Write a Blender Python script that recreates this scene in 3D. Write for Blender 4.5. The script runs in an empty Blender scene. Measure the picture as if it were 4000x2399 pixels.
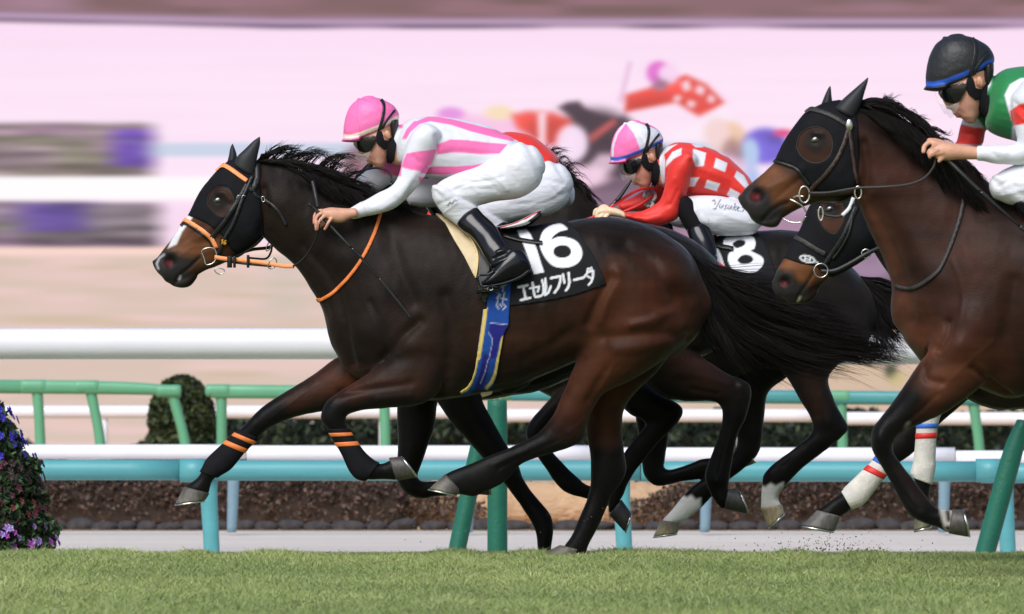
import bpy, math, random
import numpy as np
from mathutils import Vector, geometry
from mathutils.bvhtree import BVHTree
random.seed(7); RNG = np.random.default_rng(7)
sc = bpy.context.scene
COL = sc.collection

# ------------------------------------------------------------------ camera, world, sun
D, F, H, HY = 50.0, 40950.0, 1.2, 1177.0      # distance to the leading horse, focal length in photo px, lens height, horizon row
cam = bpy.data.cameras.new('camera'); cam_ob = bpy.data.objects.new('camera', cam); COL.objects.link(cam_ob)
cam_ob.location = (0, -D, H); cam_ob.rotation_euler = (math.radians(90), 0, 0)
cam.sensor_width = 36; cam.lens = F / 4000 * 36; cam.shift_y = (HY - 1199.5) / 4000
cam.clip_start = 1; cam.clip_end = 2000
cam.dof.use_dof = True; cam.dof.focus_distance = D - 0.3; cam.dof.aperture_fstop = 368.6 / 50
sc.camera = cam_ob
world = bpy.data.worlds.new('World'); sc.world = world; world.use_nodes = True
SUN_EL, SUN_ROT = math.radians(43), math.radians(205)
wn = world.node_tree; wn.nodes.clear()
sky = wn.nodes.new('ShaderNodeTexSky'); sky.sky_type = 'NISHITA'; sky.sun_disc = False
sky.sun_elevation = SUN_EL; sky.sun_rotation = SUN_ROT; sky.dust_density = 2.0; sky.air_density = 1.0; sky.ozone_density = 1.5
bg = wn.nodes.new('ShaderNodeBackground'); bg.inputs[1].default_value = 0.105
wo = wn.nodes.new('ShaderNodeOutputWorld')
wn.links.new(sky.outputs[0], bg.inputs[0]); wn.links.new(bg.outputs[0], wo.inputs[0])
sun = bpy.data.lights.new('sun', 'SUN'); sun.energy = 2.1; sun.angle = math.radians(38); sun.color = (1, .985, .985)
sun_ob = bpy.data.objects.new('sun', sun); COL.objects.link(sun_ob)
az = SUN_ROT
sdir = Vector((math.sin(az) * math.cos(SUN_EL), math.cos(az) * math.cos(SUN_EL), math.sin(SUN_EL)))
sun_ob.rotation_euler = sdir.to_track_quat('Z', 'Y').to_euler()
sc.view_settings.view_transform = 'Standard'; sc.view_settings.look = 'None'
sc.view_settings.exposure = 0.28; sc.view_settings.gamma = 1

# ------------------------------------------------------------------ helpers
def c(r, g, b):
    f = lambda v: (v / 255 / 12.92) if v / 255 <= .04045 else ((v / 255 + .055) / 1.055) ** 2.4
    return (f(r), f(g), f(b))
def W(px, py, y=0.0):
    s = F / (D + y); return np.array([(px - 2000) / s, y, H + (HY - py) / s])
def proj(v):
    s = F / (D + v[:, 1]); return np.stack([2000 + v[:, 0] * s, HY - (v[:, 2] - H) * s], 1)
def tag(o, label=None, cat=None, group=None, kind=None):
    if label: o['label'] = label
    if cat: o['category'] = cat
    if group: o['group'] = group
    if kind: o['kind'] = kind
    return o
def thing(name, label, cat, loc=(0, 0, 0), group=None):
    o = bpy.data.objects.new(name, None); COL.objects.link(o); o.location = loc; o.empty_display_size = .1
    return tag(o, label, cat, group)
def base_of(p):
    v = np.zeros(3)
    while p is not None:
        v += np.array(p.location); p = p.parent
    return v
def link_mesh(name, me, mat, parent=None, smooth=True):
    o = bpy.data.objects.new(name, me); COL.objects.link(o)
    if mat: me.materials.append(mat)
    if parent is not None:
        b = base_of(parent)
        n = len(me.vertices); a = np.empty(n * 3); me.vertices.foreach_get('co', a)
        me.vertices.foreach_set('co', (a.reshape(-1, 3) - b).ravel()); o.parent = parent
    me.polygons.foreach_set('use_smooth', [smooth] * len(me.polygons)); me.update()
    return o
def mk(name, V, Fs, mat, parent=None, smooth=True, cols=None):
    me = bpy.data.meshes.new(name); me.from_pydata([tuple(v) for v in V], [], [tuple(f) for f in Fs]); me.update()
    if cols is not None: setcol(me, cols)
    return link_mesh(name, me, mat, parent, smooth)
def mkfast(name, V, Q, mat, parent=None, smooth=False, cols=None):
    """V (n,3), Q (m,k) numpy"""
    me = bpy.data.meshes.new(name); V = np.asarray(V, float); Q = np.asarray(Q, np.int32); m, k = Q.shape
    me.vertices.add(len(V)); me.vertices.foreach_set('co', V.ravel())
    me.loops.add(m * k); me.loops.foreach_set('vertex_index', Q.ravel())
    me.polygons.add(m); me.polygons.foreach_set('loop_start', np.arange(m, dtype=np.int32) * k)
    me.polygons.foreach_set('loop_total', np.full(m, k, np.int32))
    me.update(calc_edges=True)
    if cols is not None: setcol(me, cols)
    return link_mesh(name, me, mat, parent, smooth)
def setcol(me, cols):
    if 'Col' in me.color_attributes: at = me.color_attributes['Col']
    else: at = me.color_attributes.new('Col', 'FLOAT_COLOR', 'POINT')
    a = np.ones((len(me.vertices), 4)); a[:, :3] = cols; at.data.foreach_set('color', a.ravel())
def vco(me):
    a = np.empty(len(me.vertices) * 3); me.vertices.foreach_get('co', a); return a.reshape(-1, 3)
def vno(me):
    a = np.empty(len(me.vertices) * 3); me.vertices.foreach_get('normal', a); return a.reshape(-1, 3)

def crom(A, sub, closed=False):
    """Catmull-Rom through rows of A"""
    A = np.asarray(A, float); n = len(A)
    if closed: P = np.vstack([A[-1], A, A[0], A[1]]); m = n
    else: P = np.vstack([2 * A[0] - A[1], A, 2 * A[-1] - A[-2]]); m = n - 1
    out = []
    for i in range(m):
        p0, p1, p2, p3 = P[i:i + 4]
        for k in range(sub):
            t = k / sub
            out.append(.5 * (2 * p1 + (p2 - p0) * t + (2 * p0 - 5 * p1 + 4 * p2 - p3) * t * t + (3 * p1 - p0 - 3 * p2 + p3) * t ** 3))
    if not closed: out.append(A[-1])
    return np.array(out)
def crv(pts, sub=8, closed=False): return [tuple(p) for p in crom(pts, sub, closed)]

def loft(rows, y=0.0, n=22, sub=5, grow=0.0, rng=None, cap=.6, expo=2.0, closedcaps=True):
    """rows: (ax,ay, bx,by, half depth m [,dy m]); rings between the two edge points, traced in photo px on plane y"""
    R = []
    for r in rows:
        dy = r[5] if len(r) > 5 else 0.0
        a = W(r[0], r[1], y); b = W(r[2], r[3], y); R.append([a[0], a[2], b[0], b[2], r[4], dy])
    C = crom(R, sub)
    if rng is not None:
        N = len(C) - 1; i0, i1 = rng[0] * sub, rng[1] * sub
        ts = np.linspace(i0, i1, max(3, int(abs(i1 - i0)) + 2)); lo = np.clip(np.floor(ts).astype(int), 0, N - 1)
        C = C[lo] + (C[lo + 1] - C[lo]) * (ts - lo)[:, None]
    th = np.linspace(0, 2 * math.pi, n, endpoint=False)
    ct = np.sign(np.cos(th)) * np.abs(np.cos(th)) ** (2 / expo); st = np.sign(np.sin(th)) * np.abs(np.sin(th)) ** (2 / expo)
    rings = []
    cen = np.stack([(C[:, 0] + C[:, 2]) / 2, y + C[:, 5], (C[:, 1] + C[:, 3]) / 2], 1)
    hx = (C[:, 0] - C[:, 2]) / 2; hz = (C[:, 1] - C[:, 3]) / 2; hl = np.sqrt(hx ** 2 + hz ** 2) + 1e-6; w = np.maximum(C[:, 4], .001) + grow
    hx = hx * (1 + grow / hl); hz = hz * (1 + grow / hl); hl = hl + grow
    def ring(cn, ax, az_, ww): return np.stack([cn[0] + ax * ct, cn[1] + ww * st, cn[2] + az_ * ct], 1)
    def capr(i, j):
        d = cen[i] - cen[j]; d = d / (np.linalg.norm(d) + 1e-9); L = cap * min(hl[i], w[i]); out = []
        for a in (.45, .8):
            k = math.sqrt(1 - a * a); out.append(ring(cen[i] + d * L * a, hx[i] * k, hz[i] * k, w[i] * k))
        return out, cen[i] + d * L
    s_, sp = capr(0, 1); e_, ep = capr(-1, -2)
    rings = s_[::-1] + [ring(cen[i], hx[i], hz[i], w[i]) for i in range(len(C))] + e_
    if not closedcaps: rings = [ring(cen[i], hx[i], hz[i], w[i]) for i in range(len(C))]
    V = np.vstack(rings); Fs = []
    for i in range(len(rings) - 1):
        for k in range(n):
            k2 = (k + 1) % n; Fs.append((i * n + k, i * n + k2, (i + 1) * n + k2, (i + 1) * n + k))
    if closedcaps:
        V = np.vstack([V, sp, ep]); a, b = len(V) - 2, len(V) - 1; L = (len(rings) - 1) * n
        for k in range(n):
            k2 = (k + 1) % n; Fs.append((a, k2, k)); Fs.append((b, L + k, L + k2))
    return V, Fs
def blob(px, py, rx, ry, w, y=0.0, rot=0.0, n=20):
    s = F / (D + y); cn = W(px, py, y); V = []; Fs = []; m = n // 2; cr, sr = math.cos(rot), math.sin(rot)
    for i in range(1, m):
        a = math.pi * i / m
        for k in range(n):
            b = 2 * math.pi * k / n
            u, v, q = math.cos(a) * rx / s, math.sin(a) * math.cos(b) * ry / s, math.sin(a) * math.sin(b) * w
            V.append((cn[0] + u * cr - v * sr, cn[1] + q, cn[2] + u * sr + v * cr))
    t = len(V); V += [tuple(cn + np.array([cr * rx / s, 0, sr * rx / s])), tuple(cn - np.array([cr * rx / s, 0, sr * rx / s]))]
    for i in range(m - 2):
        for k in range(n):
            k2 = (k + 1) % n; Fs.append((i * n + k, (i + 1) * n + k, (i + 1) * n + k2, i * n + k2))
    for k in range(n):
        k2 = (k + 1) % n; Fs.append((t, k, k2)); Fs.append((t + 1, (m - 2) * n + k2, (m - 2) * n + k))
    return np.array(V), Fs
def join(parts):
    V = []; Fs = []; o = 0
    for v, f in parts:
        V.append(np.asarray(v)); Fs += [tuple(i + o for i in q) for q in f]; o += len(v)
    return np.vstack(V), Fs
def tube(pts, r, n=8, closed=False, flat=None):
    P = np.array(pts, float); m = len(P); r = np.full(m, r) if np.isscalar(r) else np.array(r)
    T = np.gradient(P, axis=0) if not closed else np.roll(P, -1, 0) - np.roll(P, 1, 0)
    T /= np.linalg.norm(T, axis=1)[:, None] + 1e-12
    up = np.array([0, 1.0, 0]); V = []; Fs = []
    for i in range(m):
        u = np.cross(up, T[i]); u /= np.linalg.norm(u) + 1e-9; v = np.cross(T[i], u)
        for k in range(n):
            a = 2 * math.pi * k / n; q = r[i] * (flat or 1)
            V.append(P[i] + u * math.cos(a) * r[i] + v * math.sin(a) * q)
    M = m if closed else m - 1
    for i in range(M):
        j = (i + 1) % m
        for k in range(n):
            k2 = (k + 1) % n; Fs.append((i * n + k, i * n + k2, j * n + k2, j * n + k))
    if not closed: Fs.append(tuple(range(n - 1, -1, -1))); Fs.append(tuple((m - 1) * n + k for k in range(n)))
    return np.array(V), Fs
def ptube(pts, r, n=8, sub=6, closed=False, flat=None):
    """pts: (px,py,y) photo points"""
    q = crom([W(*p) for p in pts], sub, closed); return tube(q, r, n, closed, flat)
def box(x0, x1, y0, y1, z0, z1, bev=0.0):
    b = min(bev, (x1 - x0) / 3, (y1 - y0) / 3, (z1 - z0) / 3)
    if b <= 0:
        V = [(x, y, z) for z in (z0, z1) for y in (y0, y1) for x in (x0, x1)]
        return np.array(V), [(0, 2, 3, 1), (4, 5, 7, 6), (0, 1, 5, 4), (2, 6, 7, 3), (0, 4, 6, 2), (1, 3, 7, 5)]
    V = []
    def ringz(z, i):
        return [(x0 + i + b, y0 + i, z), (x1 - i - b, y0 + i, z), (x1 - i, y0 + i + b, z), (x1 - i, y1 - i - b, z), (x1 - i - b, y1 - i, z), (x0 + i + b, y1 - i, z), (x0 + i, y1 - i - b, z), (x0 + i, y0 + i + b, z)]
    for z, i in ((z0, b), (z0 + b, 0), (z1 - b, 0), (z1, b)): V += ringz(z, i)
    Fs = [tuple(range(7, -1, -1)), tuple(range(24, 32))]
    for r in range(3):
        for k in range(8): k2 = (k + 1) % 8; Fs.append((r * 8 + k, r * 8 + k2, r * 8 + 8 + k2, r * 8 + 8 + k))
    return np.array(V), Fs

def fuse(parts, voxel=.008, smooth=6, fac=.5):
    V, Fs = join(parts); me = bpy.data.meshes.new('raw'); me.from_pydata([tuple(v) for v in V], [], Fs); me.update()
    o = bpy.data.objects.new('raw', me); COL.objects.link(o)
    m = o.modifiers.new('r', 'REMESH'); m.mode = 'VOXEL'; m.voxel_size = voxel
    if smooth: s = o.modifiers.new('s', 'SMOOTH'); s.factor = fac; s.iterations = smooth
    dg = bpy.context.evaluated_depsgraph_get(); ev = o.evaluated_get(dg); out = bpy.data.meshes.new_from_object(ev)
    bpy.data.objects.remove(o); bpy.data.meshes.remove(me); out.materials.clear(); return out
def segd(P, pts, closed=False):
    pts = np.asarray(pts, float); a = pts if closed else pts[:-1]; b = np.roll(pts, -1, 0) if closed else pts[1:]
    best = np.full(len(P), 1e9)
    for p, q in zip(a, b):
        d = q - p; L = d @ d + 1e-9; t = np.clip(((P - p) @ d) / L, 0, 1)
        best = np.minimum(best, ((P - (p + t[:, None] * d)) ** 2).sum(1))
    return np.sqrt(best)
def inside(P, pts):
    pts = np.asarray(pts, float); r = np.zeros(len(P), bool); n = len(pts)
    for i in range(n):
        x0, y0 = pts[i]; x1, y1 = pts[(i + 1) % n]
        if y0 == y1: continue
        k = ((y0 > P[:, 1]) != (y1 > P[:, 1])) & (P[:, 0] < (x1 - x0) * (P[:, 1] - y0) / (y1 - y0) + x0); r ^= k
    return r
def weight(P, op, ok=None):
    kind, pts, width, soft = op; pts = np.asarray(pts, float); w = np.zeros(len(P)); m = width + soft + 2
    lo, hi = pts.min(0) - m, pts.max(0) + m; idx = np.where((P >= lo).all(1) & (P <= hi).all(1))[0]
    if len(idx) == 0: return w
    Q = P[idx]
    if kind == 'poly':
        d = segd(Q, pts, True); d = np.where(inside(Q, pts), d, -d); w[idx] = np.clip(.5 + d / (2 * soft), 0, 1)
    else:
        d = segd(Q, pts); w[idx] = np.clip(.5 + (width / 2 - d) / (2 * soft), 0, 1)
    return w
def poly(pts, col, soft=4, near=False): return (('poly', pts, 0, soft), col, near)
def line(pts, width, col, soft=3, near=False): return (('line', pts, width, soft), col, near)
def paint(me, base, ops, y=None, noise=0.0):
    V = vco(me); P = proj(V); C = np.tile(np.array(base, float), (len(V), 1))
    for op, col, near in ops:
        w = weight(P, op)
        if near and y is not None: w = w * (V[:, 1] < y)
        C = C + (np.array(col) - C) * w[:, None]
    if noise: C = C * (1 + RNG.normal(0, noise, (len(V), 1)))
    setcol(me, np.clip(C, 0, 1)); return C
def sculpt(me, strokes, both=False):
    """strokes: (pts, width px, height m): raise or press the surface along a line, on the side facing the camera"""
    V = vco(me); N = vno(me); P = proj(V); off = np.zeros(len(V)); face = np.clip(-N[:, 1] * 2.0, 0, 1) if not both else np.clip(np.abs(N[:, 1]) * 2, 0, 1)
    for pts, wd, hgt in strokes:
        pts = np.asarray(pts, float)
        if len(pts) == 1: d = np.sqrt(((P - pts[0]) ** 2).sum(1))
        else: d = segd(P, crom(pts, 5) if len(pts) > 2 else pts)
        off += hgt * np.exp(-(d / wd) ** 2)
    me.vertices.foreach_set('co', (V + N * (off * face)[:, None]).ravel()); me.update()
def wrinkle(me, amp, scale, aniso=(1, 1, 1), seed=0):
    V = vco(me); N = vno(me); r = np.random.default_rng(seed); o = np.zeros(len(V)); Q = V * np.array(aniso)
    for k in range(10):
        d = r.normal(size=3); d /= np.linalg.norm(d); f = scale * r.uniform(.6, 1.8); d2 = r.normal(size=3)
        ph = Q @ d * f + r.uniform(0, 6.28) + 1.2 * np.sin(Q @ d2 * scale * .35 + r.uniform(0, 6.28)); o += np.sin(ph) / 10
    me.vertices.foreach_set('co', (V + N * (o * amp * 2)[:, None]).ravel()); me.update()
def tree_of(me): 
    V = vco(me); return BVHTree.FromPolygons([tuple(v) for v in V], [tuple(p.vertices) for p in me.polygons])
CAM = Vector((0, -D, H))
def surf(bvh, px, py, off, yg):
    tgt = Vector(W(px, py, yg)); d = (tgt - CAM).normalized(); loc, nor, i, dist = bvh.ray_cast(CAM, d)
    if loc is None:
        loc, nor, i, dist = bvh.find_nearest(tgt)
        if nor.y > 0 and False: nor = -nor
    return loc, nor
def drape(pl, bvh, off=.004, step=9.0, yg=0.0, hole=None, thick=.003, mesh_name='drape'):
    """a sheet cut to the outline pl (photo px), laid on the surface and given a thickness"""
    def dens(p, cl=True):
        out = []; p = [np.array(q, float) for q in p]
        for i in range(len(p)):
            a, b = p[i], p[(i + 1) % len(p)]; n = max(1, int(np.linalg.norm(b - a) / step)); out += [a + (b - a) * k / n for k in range(n)]
        return out
    b = dens(pl); h = dens(hole) if hole is not None else []
    A = np.array(b); lo, hi = A.min(0), A.max(0)
    gx, gy = np.meshgrid(np.arange(lo[0], hi[0], step), np.arange(lo[1], hi[1], step)); G = np.stack([gx.ravel(), gy.ravel()], 1)
    G = G[inside(G, A)]; G = G[segd(G, A, True) > step * .55]
    if h: G = G[~inside(G, np.array(h))]; G = G[segd(G, np.array(h), True) > step * .55]
    pts = [Vector(q) for q in b] + [Vector(q) for q in h] + [Vector(q) for q in G]
    nb, nh = len(b), len(h)
    ed = [(i, (i + 1) % nb) for i in range(nb)] + [(nb + i, nb + (i + 1) % nh) for i in range(nh)]
    v2, e2, f2, *_ = geometry.delaunay_2d_cdt(pts, ed, [], 0, 1e-4)
    v2 = np.array([tuple(v) for v in v2]); f2 = [tuple(f) for f in f2]
    cen = np.array([v2[list(f)].mean(0) for f in f2]); keep = inside(cen, A)
    if h: keep &= ~inside(cen, np.array(h))
    f2 = [f for f, k in zip(f2, keep) if k]
    L = [surf(bvh, p[0], p[1], off, yg) for p in v2]
    pos = np.array([tuple(l) for l, n in L]); nor = np.array([tuple(n) for l, n in L])
    # relax the normals so folds underneath do not tear the sheet
    adj = [[] for _ in v2]
    for f in f2:
        for i in range(3): adj[f[i]].append(f[(i + 1) % 3]); adj[f[(i + 1) % 3]].append(f[i])
    for _ in range(2): nor = np.array([nor[i] + nor[a].mean(0) if a else nor[i] for i, a in enumerate(adj)]); nor /= np.linalg.norm(nor, axis=1)[:, None] + 1e-9
    top = pos + nor * off; bot = pos + nor * max(off - thick, .0004); n = len(v2)
    area = sum(((v2[f[1]] - v2[f[0]])[0] * (v2[f[2]] - v2[f[0]])[1] - (v2[f[1]] - v2[f[0]])[1] * (v2[f[2]] - v2[f[0]])[0]) for f in f2)
    if area > 0: f2 = [f[::-1] for f in f2]
    cnt = {}
    for f in f2:
        for i in range(3): cnt[(f[i], f[(i + 1) % 3])] = 1
    Fs = [tuple(f) for f in f2] + [tuple(q + n for q in f[::-1]) for f in f2]
    for (a, b_) in cnt:
        if (b_, a) not in cnt: Fs.append((a, a + n, b_ + n, b_))
    me = bpy.data.meshes.new(mesh_name); me.from_pydata([tuple(v) for v in np.vstack([top, bot])], [], Fs); me.update(); return me
def ribbon(pts, width, sub=6):
    p = crom(pts, sub) if len(pts) > 2 else np.array(pts, float); t = np.gradient(p, axis=0); t /= np.linalg.norm(t, axis=1)[:, None]
    nrm = np.stack([-t[:, 1], t[:, 0]], 1); return [tuple(q) for q in p + nrm * width / 2] + [tuple(q) for q in (p - nrm * width / 2)[::-1]]
def strap(name, pts, width, bvh, mat, parent, off=.006, yg=0, step=8): 
    return link_mesh(name, drape(ribbon(pts, width), bvh, off, step, yg), mat, parent)
def hair(guides, n, y0, yspread, r=.0012, jit=.02, K=9, minlen=.55, curl=.01, ygrow=1.0, seed=1, clump=6):
    """strands run between neighbouring guide lines (photo px), with spread in depth"""
    g = np.random.default_rng(seed); G = []
    for q in guides:
        q = crom(q, 8); s = np.r_[0, np.cumsum(np.linalg.norm(np.diff(q, axis=0), axis=1))]; s /= s[-1]
        G.append(np.stack([np.interp(np.linspace(0, 1, 24), s, q[:, i]) for i in (0, 1)], 1))
    G = np.array(G); nc = max(6, int(n / clump)); ci = g.integers(0, nc, n); u = np.clip(g.uniform(0, len(G) - 1, nc)[ci] + g.normal(0, .05, n) * (len(G) - 1) / 4, 0, len(G) - 1 - 1e-6); i = u.astype(int); f = (u - i)[:, None, None]
    path = G[i] * (1 - f) + G[i + 1] * f                      # n,24,2
    L = g.uniform(minlen, 1.0, nc)[ci] * g.uniform(.88, 1.08, n); t = np.linspace(0, 1, K); idx = np.clip(t[None] * L[:, None] * 23, 0, 22.999); lo = idx.astype(int); fr = (idx - lo)[..., None]
    P = np.take_along_axis(path, lo[..., None].repeat(2, 2), 1) * (1 - fr) + np.take_along_axis(path, (lo + 1)[..., None].repeat(2, 2), 1) * fr
    y = np.asarray(y0 + np.clip(g.uniform(-1, 1, nc)[ci] + g.normal(0, .12, n), -1, 1)[:, None] * yspread * (.45 + ygrow * .55 * t[None]))
    s = F / (D + y); X = (P[..., 0] - 2000) / s; Z = H + (HY - P[..., 1]) / s
    amp = jit * t[None] ** 1.3 * .9 + .003
    ph = g.uniform(0, 6.28, (nc, 4))[ci] + g.normal(0, .25, (n, 4)); fq = g.uniform(1.0, 3.2, (nc, 2))[ci]; jx = g.normal(0, .6, (nc, 1))[ci] + g.normal(0, .22, (n, 1)); jz = g.normal(0, .6, (nc, 1))[ci] + g.normal(0, .22, (n, 1))
    X = X + amp * jx + curl * t * np.sin(fq[:, :1] * t[None] * 3 + ph[:, :1])
    Z = Z + amp * jz + curl * t * np.sin(fq[:, 1:] * t[None] * 3 + ph[:, 1:2])
    y = y + curl * t * np.sin(fq[:, :1] * t[None] * 2 + ph[:, 2:3])
    Q = np.stack([X, y + 0 * X, Z], 2)                         # n,K,3
    T = np.gradient(Q, axis=1); T /= np.linalg.norm(T, axis=2, keepdims=True) + 1e-9
    A = np.cross(T, np.array([0, 1.0, 0])); A /= np.linalg.norm(A, axis=2, keepdims=True) + 1e-9; B = np.cross(T, A)
    rr = (r * g.uniform(.6, 1.4, (n, 1)) * np.clip(1.15 - t[None] ** 2, .12, 1))[..., None]
    V = np.stack([Q + A * rr, Q - A * rr * .5 + B * rr * .87, Q - A * rr * .5 - B * rr * .87], 2)  # n,K,3,3
    base = (np.arange(n)[:, None, None] * K + np.arange(K - 1)[None, :, None]) * 3; k = np.arange(3)[None, None]; k2 = (k + 1) % 3
    Qd = np.stack([base + k, base + k2, base + 3 + k2, base + 3 + k], -1).reshape(-1, 4)
    return V.reshape(-1, 3), Qd
def leafcloud(P, size, seed=0, asp=.6):
    g = np.random.default_rng(seed); n = len(P); a = g.normal(size=(n, 3)); a /= np.linalg.norm(a, axis=1)[:, None]; b = np.cross(a, g.normal(size=(n, 3))); b /= np.linalg.norm(b, axis=1)[:, None]
    s = (size * g.uniform(.6, 1.4, n))[:, None]
    nn = np.cross(a, b); V = np.stack([P - a * s, P + b * s * asp + nn * s * .15, P + a * s, P - b * s * asp + nn * s * .15], 1).reshape(-1, 3); return V, np.arange(n * 4).reshape(n, 4)

# ------------------------------------------------------------------ materials
def mat(name, col=(.5, .5, .5), rough=.6, spec=.5, attr=False, bump=None, metal=0.0, vary=0.0, vscale=20, sheen=0.0, coat=0.0, trans=0.0, alpha=1.0, stretch=(1, 1, 1), sss=0.0, rvar=0.0):
    m = bpy.data.materials.new(name); m.use_nodes = True; nt = m.node_tree; b = nt.nodes['Principled BSDF']; L = nt.links
    b.inputs['Roughness'].default_value = rough; b.inputs['Specular IOR Level'].default_value = spec; b.inputs['Metallic'].default_value = metal
    b.inputs['Sheen Weight'].default_value = sheen; b.inputs['Coat Weight'].default_value = coat; b.inputs['Transmission Weight'].default_value = trans; b.inputs['Alpha'].default_value = alpha
    if sss: b.inputs['Subsurface Weight'].default_value = sss; b.inputs['Subsurface Radius'].default_value = (.012, .005, .003)
    b.inputs['Base Color'].default_value = (*col, 1); src = None
    tc = nt.nodes.new('ShaderNodeTexCoord'); mp = nt.nodes.new('ShaderNodeMapping'); mp.inputs['Scale'].default_value = stretch; L.new(tc.outputs['Object'], mp.inputs[0])
    if attr:
        a = nt.nodes.new('ShaderNodeVertexColor'); a.layer_name = 'Col'; src = a.outputs[0]
    if vary:
        n = nt.nodes.new('ShaderNodeTexNoise'); n.inputs['Scale'].default_value = vscale; n.inputs['Detail'].default_value = 6; L.new(mp.outputs[0], n.inputs[0])
        r = nt.nodes.new('ShaderNodeMapRange'); r.inputs[1].default_value = .25; r.inputs[2].default_value = .75; r.inputs[3].default_value = 1 - vary; r.inputs[4].default_value = 1 + vary; L.new(n.outputs[0], r.inputs[0])
        mx = nt.nodes.new('ShaderNodeVectorMath'); mx.operation = 'SCALE'; L.new(r.outputs[0], mx.inputs['Scale'])
        if src: L.new(src, mx.inputs[0])
        else: mx.inputs[0].default_value = col
        src = mx.outputs[0]
    if src: L.new(src, b.inputs['Base Color'])
    if rvar:
        n = nt.nodes.new('ShaderNodeTexNoise'); n.inputs['Scale'].default_value = vscale * .6; L.new(mp.outputs[0], n.inputs[0])
        r = nt.nodes.new('ShaderNodeMapRange'); r.inputs[3].default_value = rough - rvar; r.inputs[4].default_value = rough + rvar; L.new(n.outputs[0], r.inputs[0]); L.new(r.outputs[0], b.inputs['Roughness'])
    if bump:
        n = nt.nodes.new('ShaderNodeTexNoise'); n.inputs['Scale'].default_value = bump[0]; n.inputs['Detail'].default_value = 5; L.new(mp.outputs[0], n.inputs[0])
        bp = nt.nodes.new('ShaderNodeBump'); bp.inputs['Distance'].default_value = bump[1]; bp.inputs['Strength'].default_value = 1; L.new(n.outputs[0], bp.inputs['Height']); L.new(bp.outputs[0], b.inputs['Normal'])
    return m
M = {}
M['coat'] = mat('horse_coat', rough=.38, spec=.085, attr=True, vary=.42, vscale=11, bump=(260, .0011), stretch=(.22, 1, 1), rvar=.12, sheen=.05)
M['hair'] = mat('horse_hair', col=(.0085, .0065, .006), rough=.36, spec=.2, vary=.3, vscale=40)
M['hoof'] = mat('hoof_horn', rough=.5, attr=True, vary=.35, vscale=60, bump=(120, .002), stretch=(1, 1, .3))
M['black_cloth'] = mat('black_cloth', col=(.010, .010, .012), rough=.75, spec=.10, bump=(500, .0006), vary=.2)
M['leather'] = mat('black_leather', col=(.010, .010, .010), rough=.45, bump=(200, .0008), vary=.2)
M['brown_leather'] = mat('brown_leather', col=(.035, .017, .012), rough=.5, bump=(200, .0008), vary=.25)
M['grey_leather'] = mat('grey_leather', col=(.03, .026, .025), rough=.55, bump=(200, .0008), vary=.2)
M['orange'] = mat('orange_webbing', col=(.86, .22, .045), rough=.55, bump=(400, .0008), vary=.08, vscale=60)
M['peach'] = mat('peach_orange_webbing', col=(1.0, .36, .13), rough=.55, bump=(400, .0008), vary=.06, vscale=60)
M['ear'] = mat('ear_cover', col=(.022, .023, .026), rough=.5, spec=.3, bump=(300, .0006))
M['steel'] = mat('steel', col=(.62, .60, .56), rough=.25, metal=1.0)
M['eye'] = mat('eye', col=(.004, .003, .003), rough=.06, spec=.8, coat=1)
M['cloth'] = mat('printed_cloth', rough=.7, spec=.12, attr=True, bump=(350, .0008), vary=.05, vscale=30)
M['silk'] = mat('racing_silk', rough=.55, attr=True, bump=(30, .003), vary=.04, vscale=14, sheen=.15)
M['breech'] = mat('breeches', rough=.6, attr=True, bump=(24, .0035), vary=.03, vscale=20, stretch=(.6, 1, 2.2))
M['skin'] = mat('skin', rough=.48, attr=True, vary=.09, vscale=40, bump=(240, .0008), sss=.12)
M['boot'] = mat('boot_leather', col=(.005, .005, .008), rough=.16, spec=.42)
M['helmet'] = mat('helmet_cover', rough=.5, attr=True, bump=(40, .003), vary=.04)
M['gloss_black'] = mat('gloss_black', col=(.008, .008, .009), rough=.12, spec=.6)
M['clear'] = mat('clear_plastic', col=(.9, .92, .95), rough=.05, alpha=.14)
M['hairhuman'] = mat('dark_hair', col=(.008, .006, .006), rough=.5)
M['pad_cream'] = mat('cream_pad', col=(.72, .58, .36), rough=.7, vary=.1, vscale=18, bump=(150, .001))
M['white_paint'] = mat('white_rail', col=(.83, .82, .87), rough=.3, spec=.5, vary=.03, vscale=3, bump=(8, .002))
M['teal'] = mat('teal_rail', col=c(88, 162, 168), rough=.42, vary=.10, vscale=5, stretch=(.4, 1, 3))
M['teal2'] = mat('dull_teal_rail', col=c(70, 146, 148), rough=.45, vary=.06, vscale=3)
M['green'] = mat('pale_green_rail', col=c(98, 166, 128), rough=.4, vary=.08, vscale=4)
M['dgreen'] = mat('green_padding', col=c(24, 104, 84), rough=.55, vary=.12, vscale=8, bump=(60, .003))
M['bluegrey'] = mat('blue_grey_post', col=c(118, 146, 160), rough=.45, vary=.06)
M['stone'] = mat('edging_stone', col=c(66, 62, 62), rough=.95, vary=.5, vscale=12, bump=(14, .03))
M['leaf'] = mat('foliage', rough=.55, attr=True, spec=.3)
M['petal'] = mat('petals', rough=.6, attr=True, sheen=.2)
M['plastic'] = mat('black_plastic', col=(.01, .01, .011), rough=.35)
M['red'] = mat('red_strap', col=(.70, .03, .025), rough=.5, vary=.1)
M['glove'] = mat('cream_glove', col=(.78, .58, .40), rough=.65, bump=(80, .002), vary=.06)
M['gglove'] = mat('grey_glove', col=(.45, .43, .42), rough=.65, bump=(80, .002))

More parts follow.
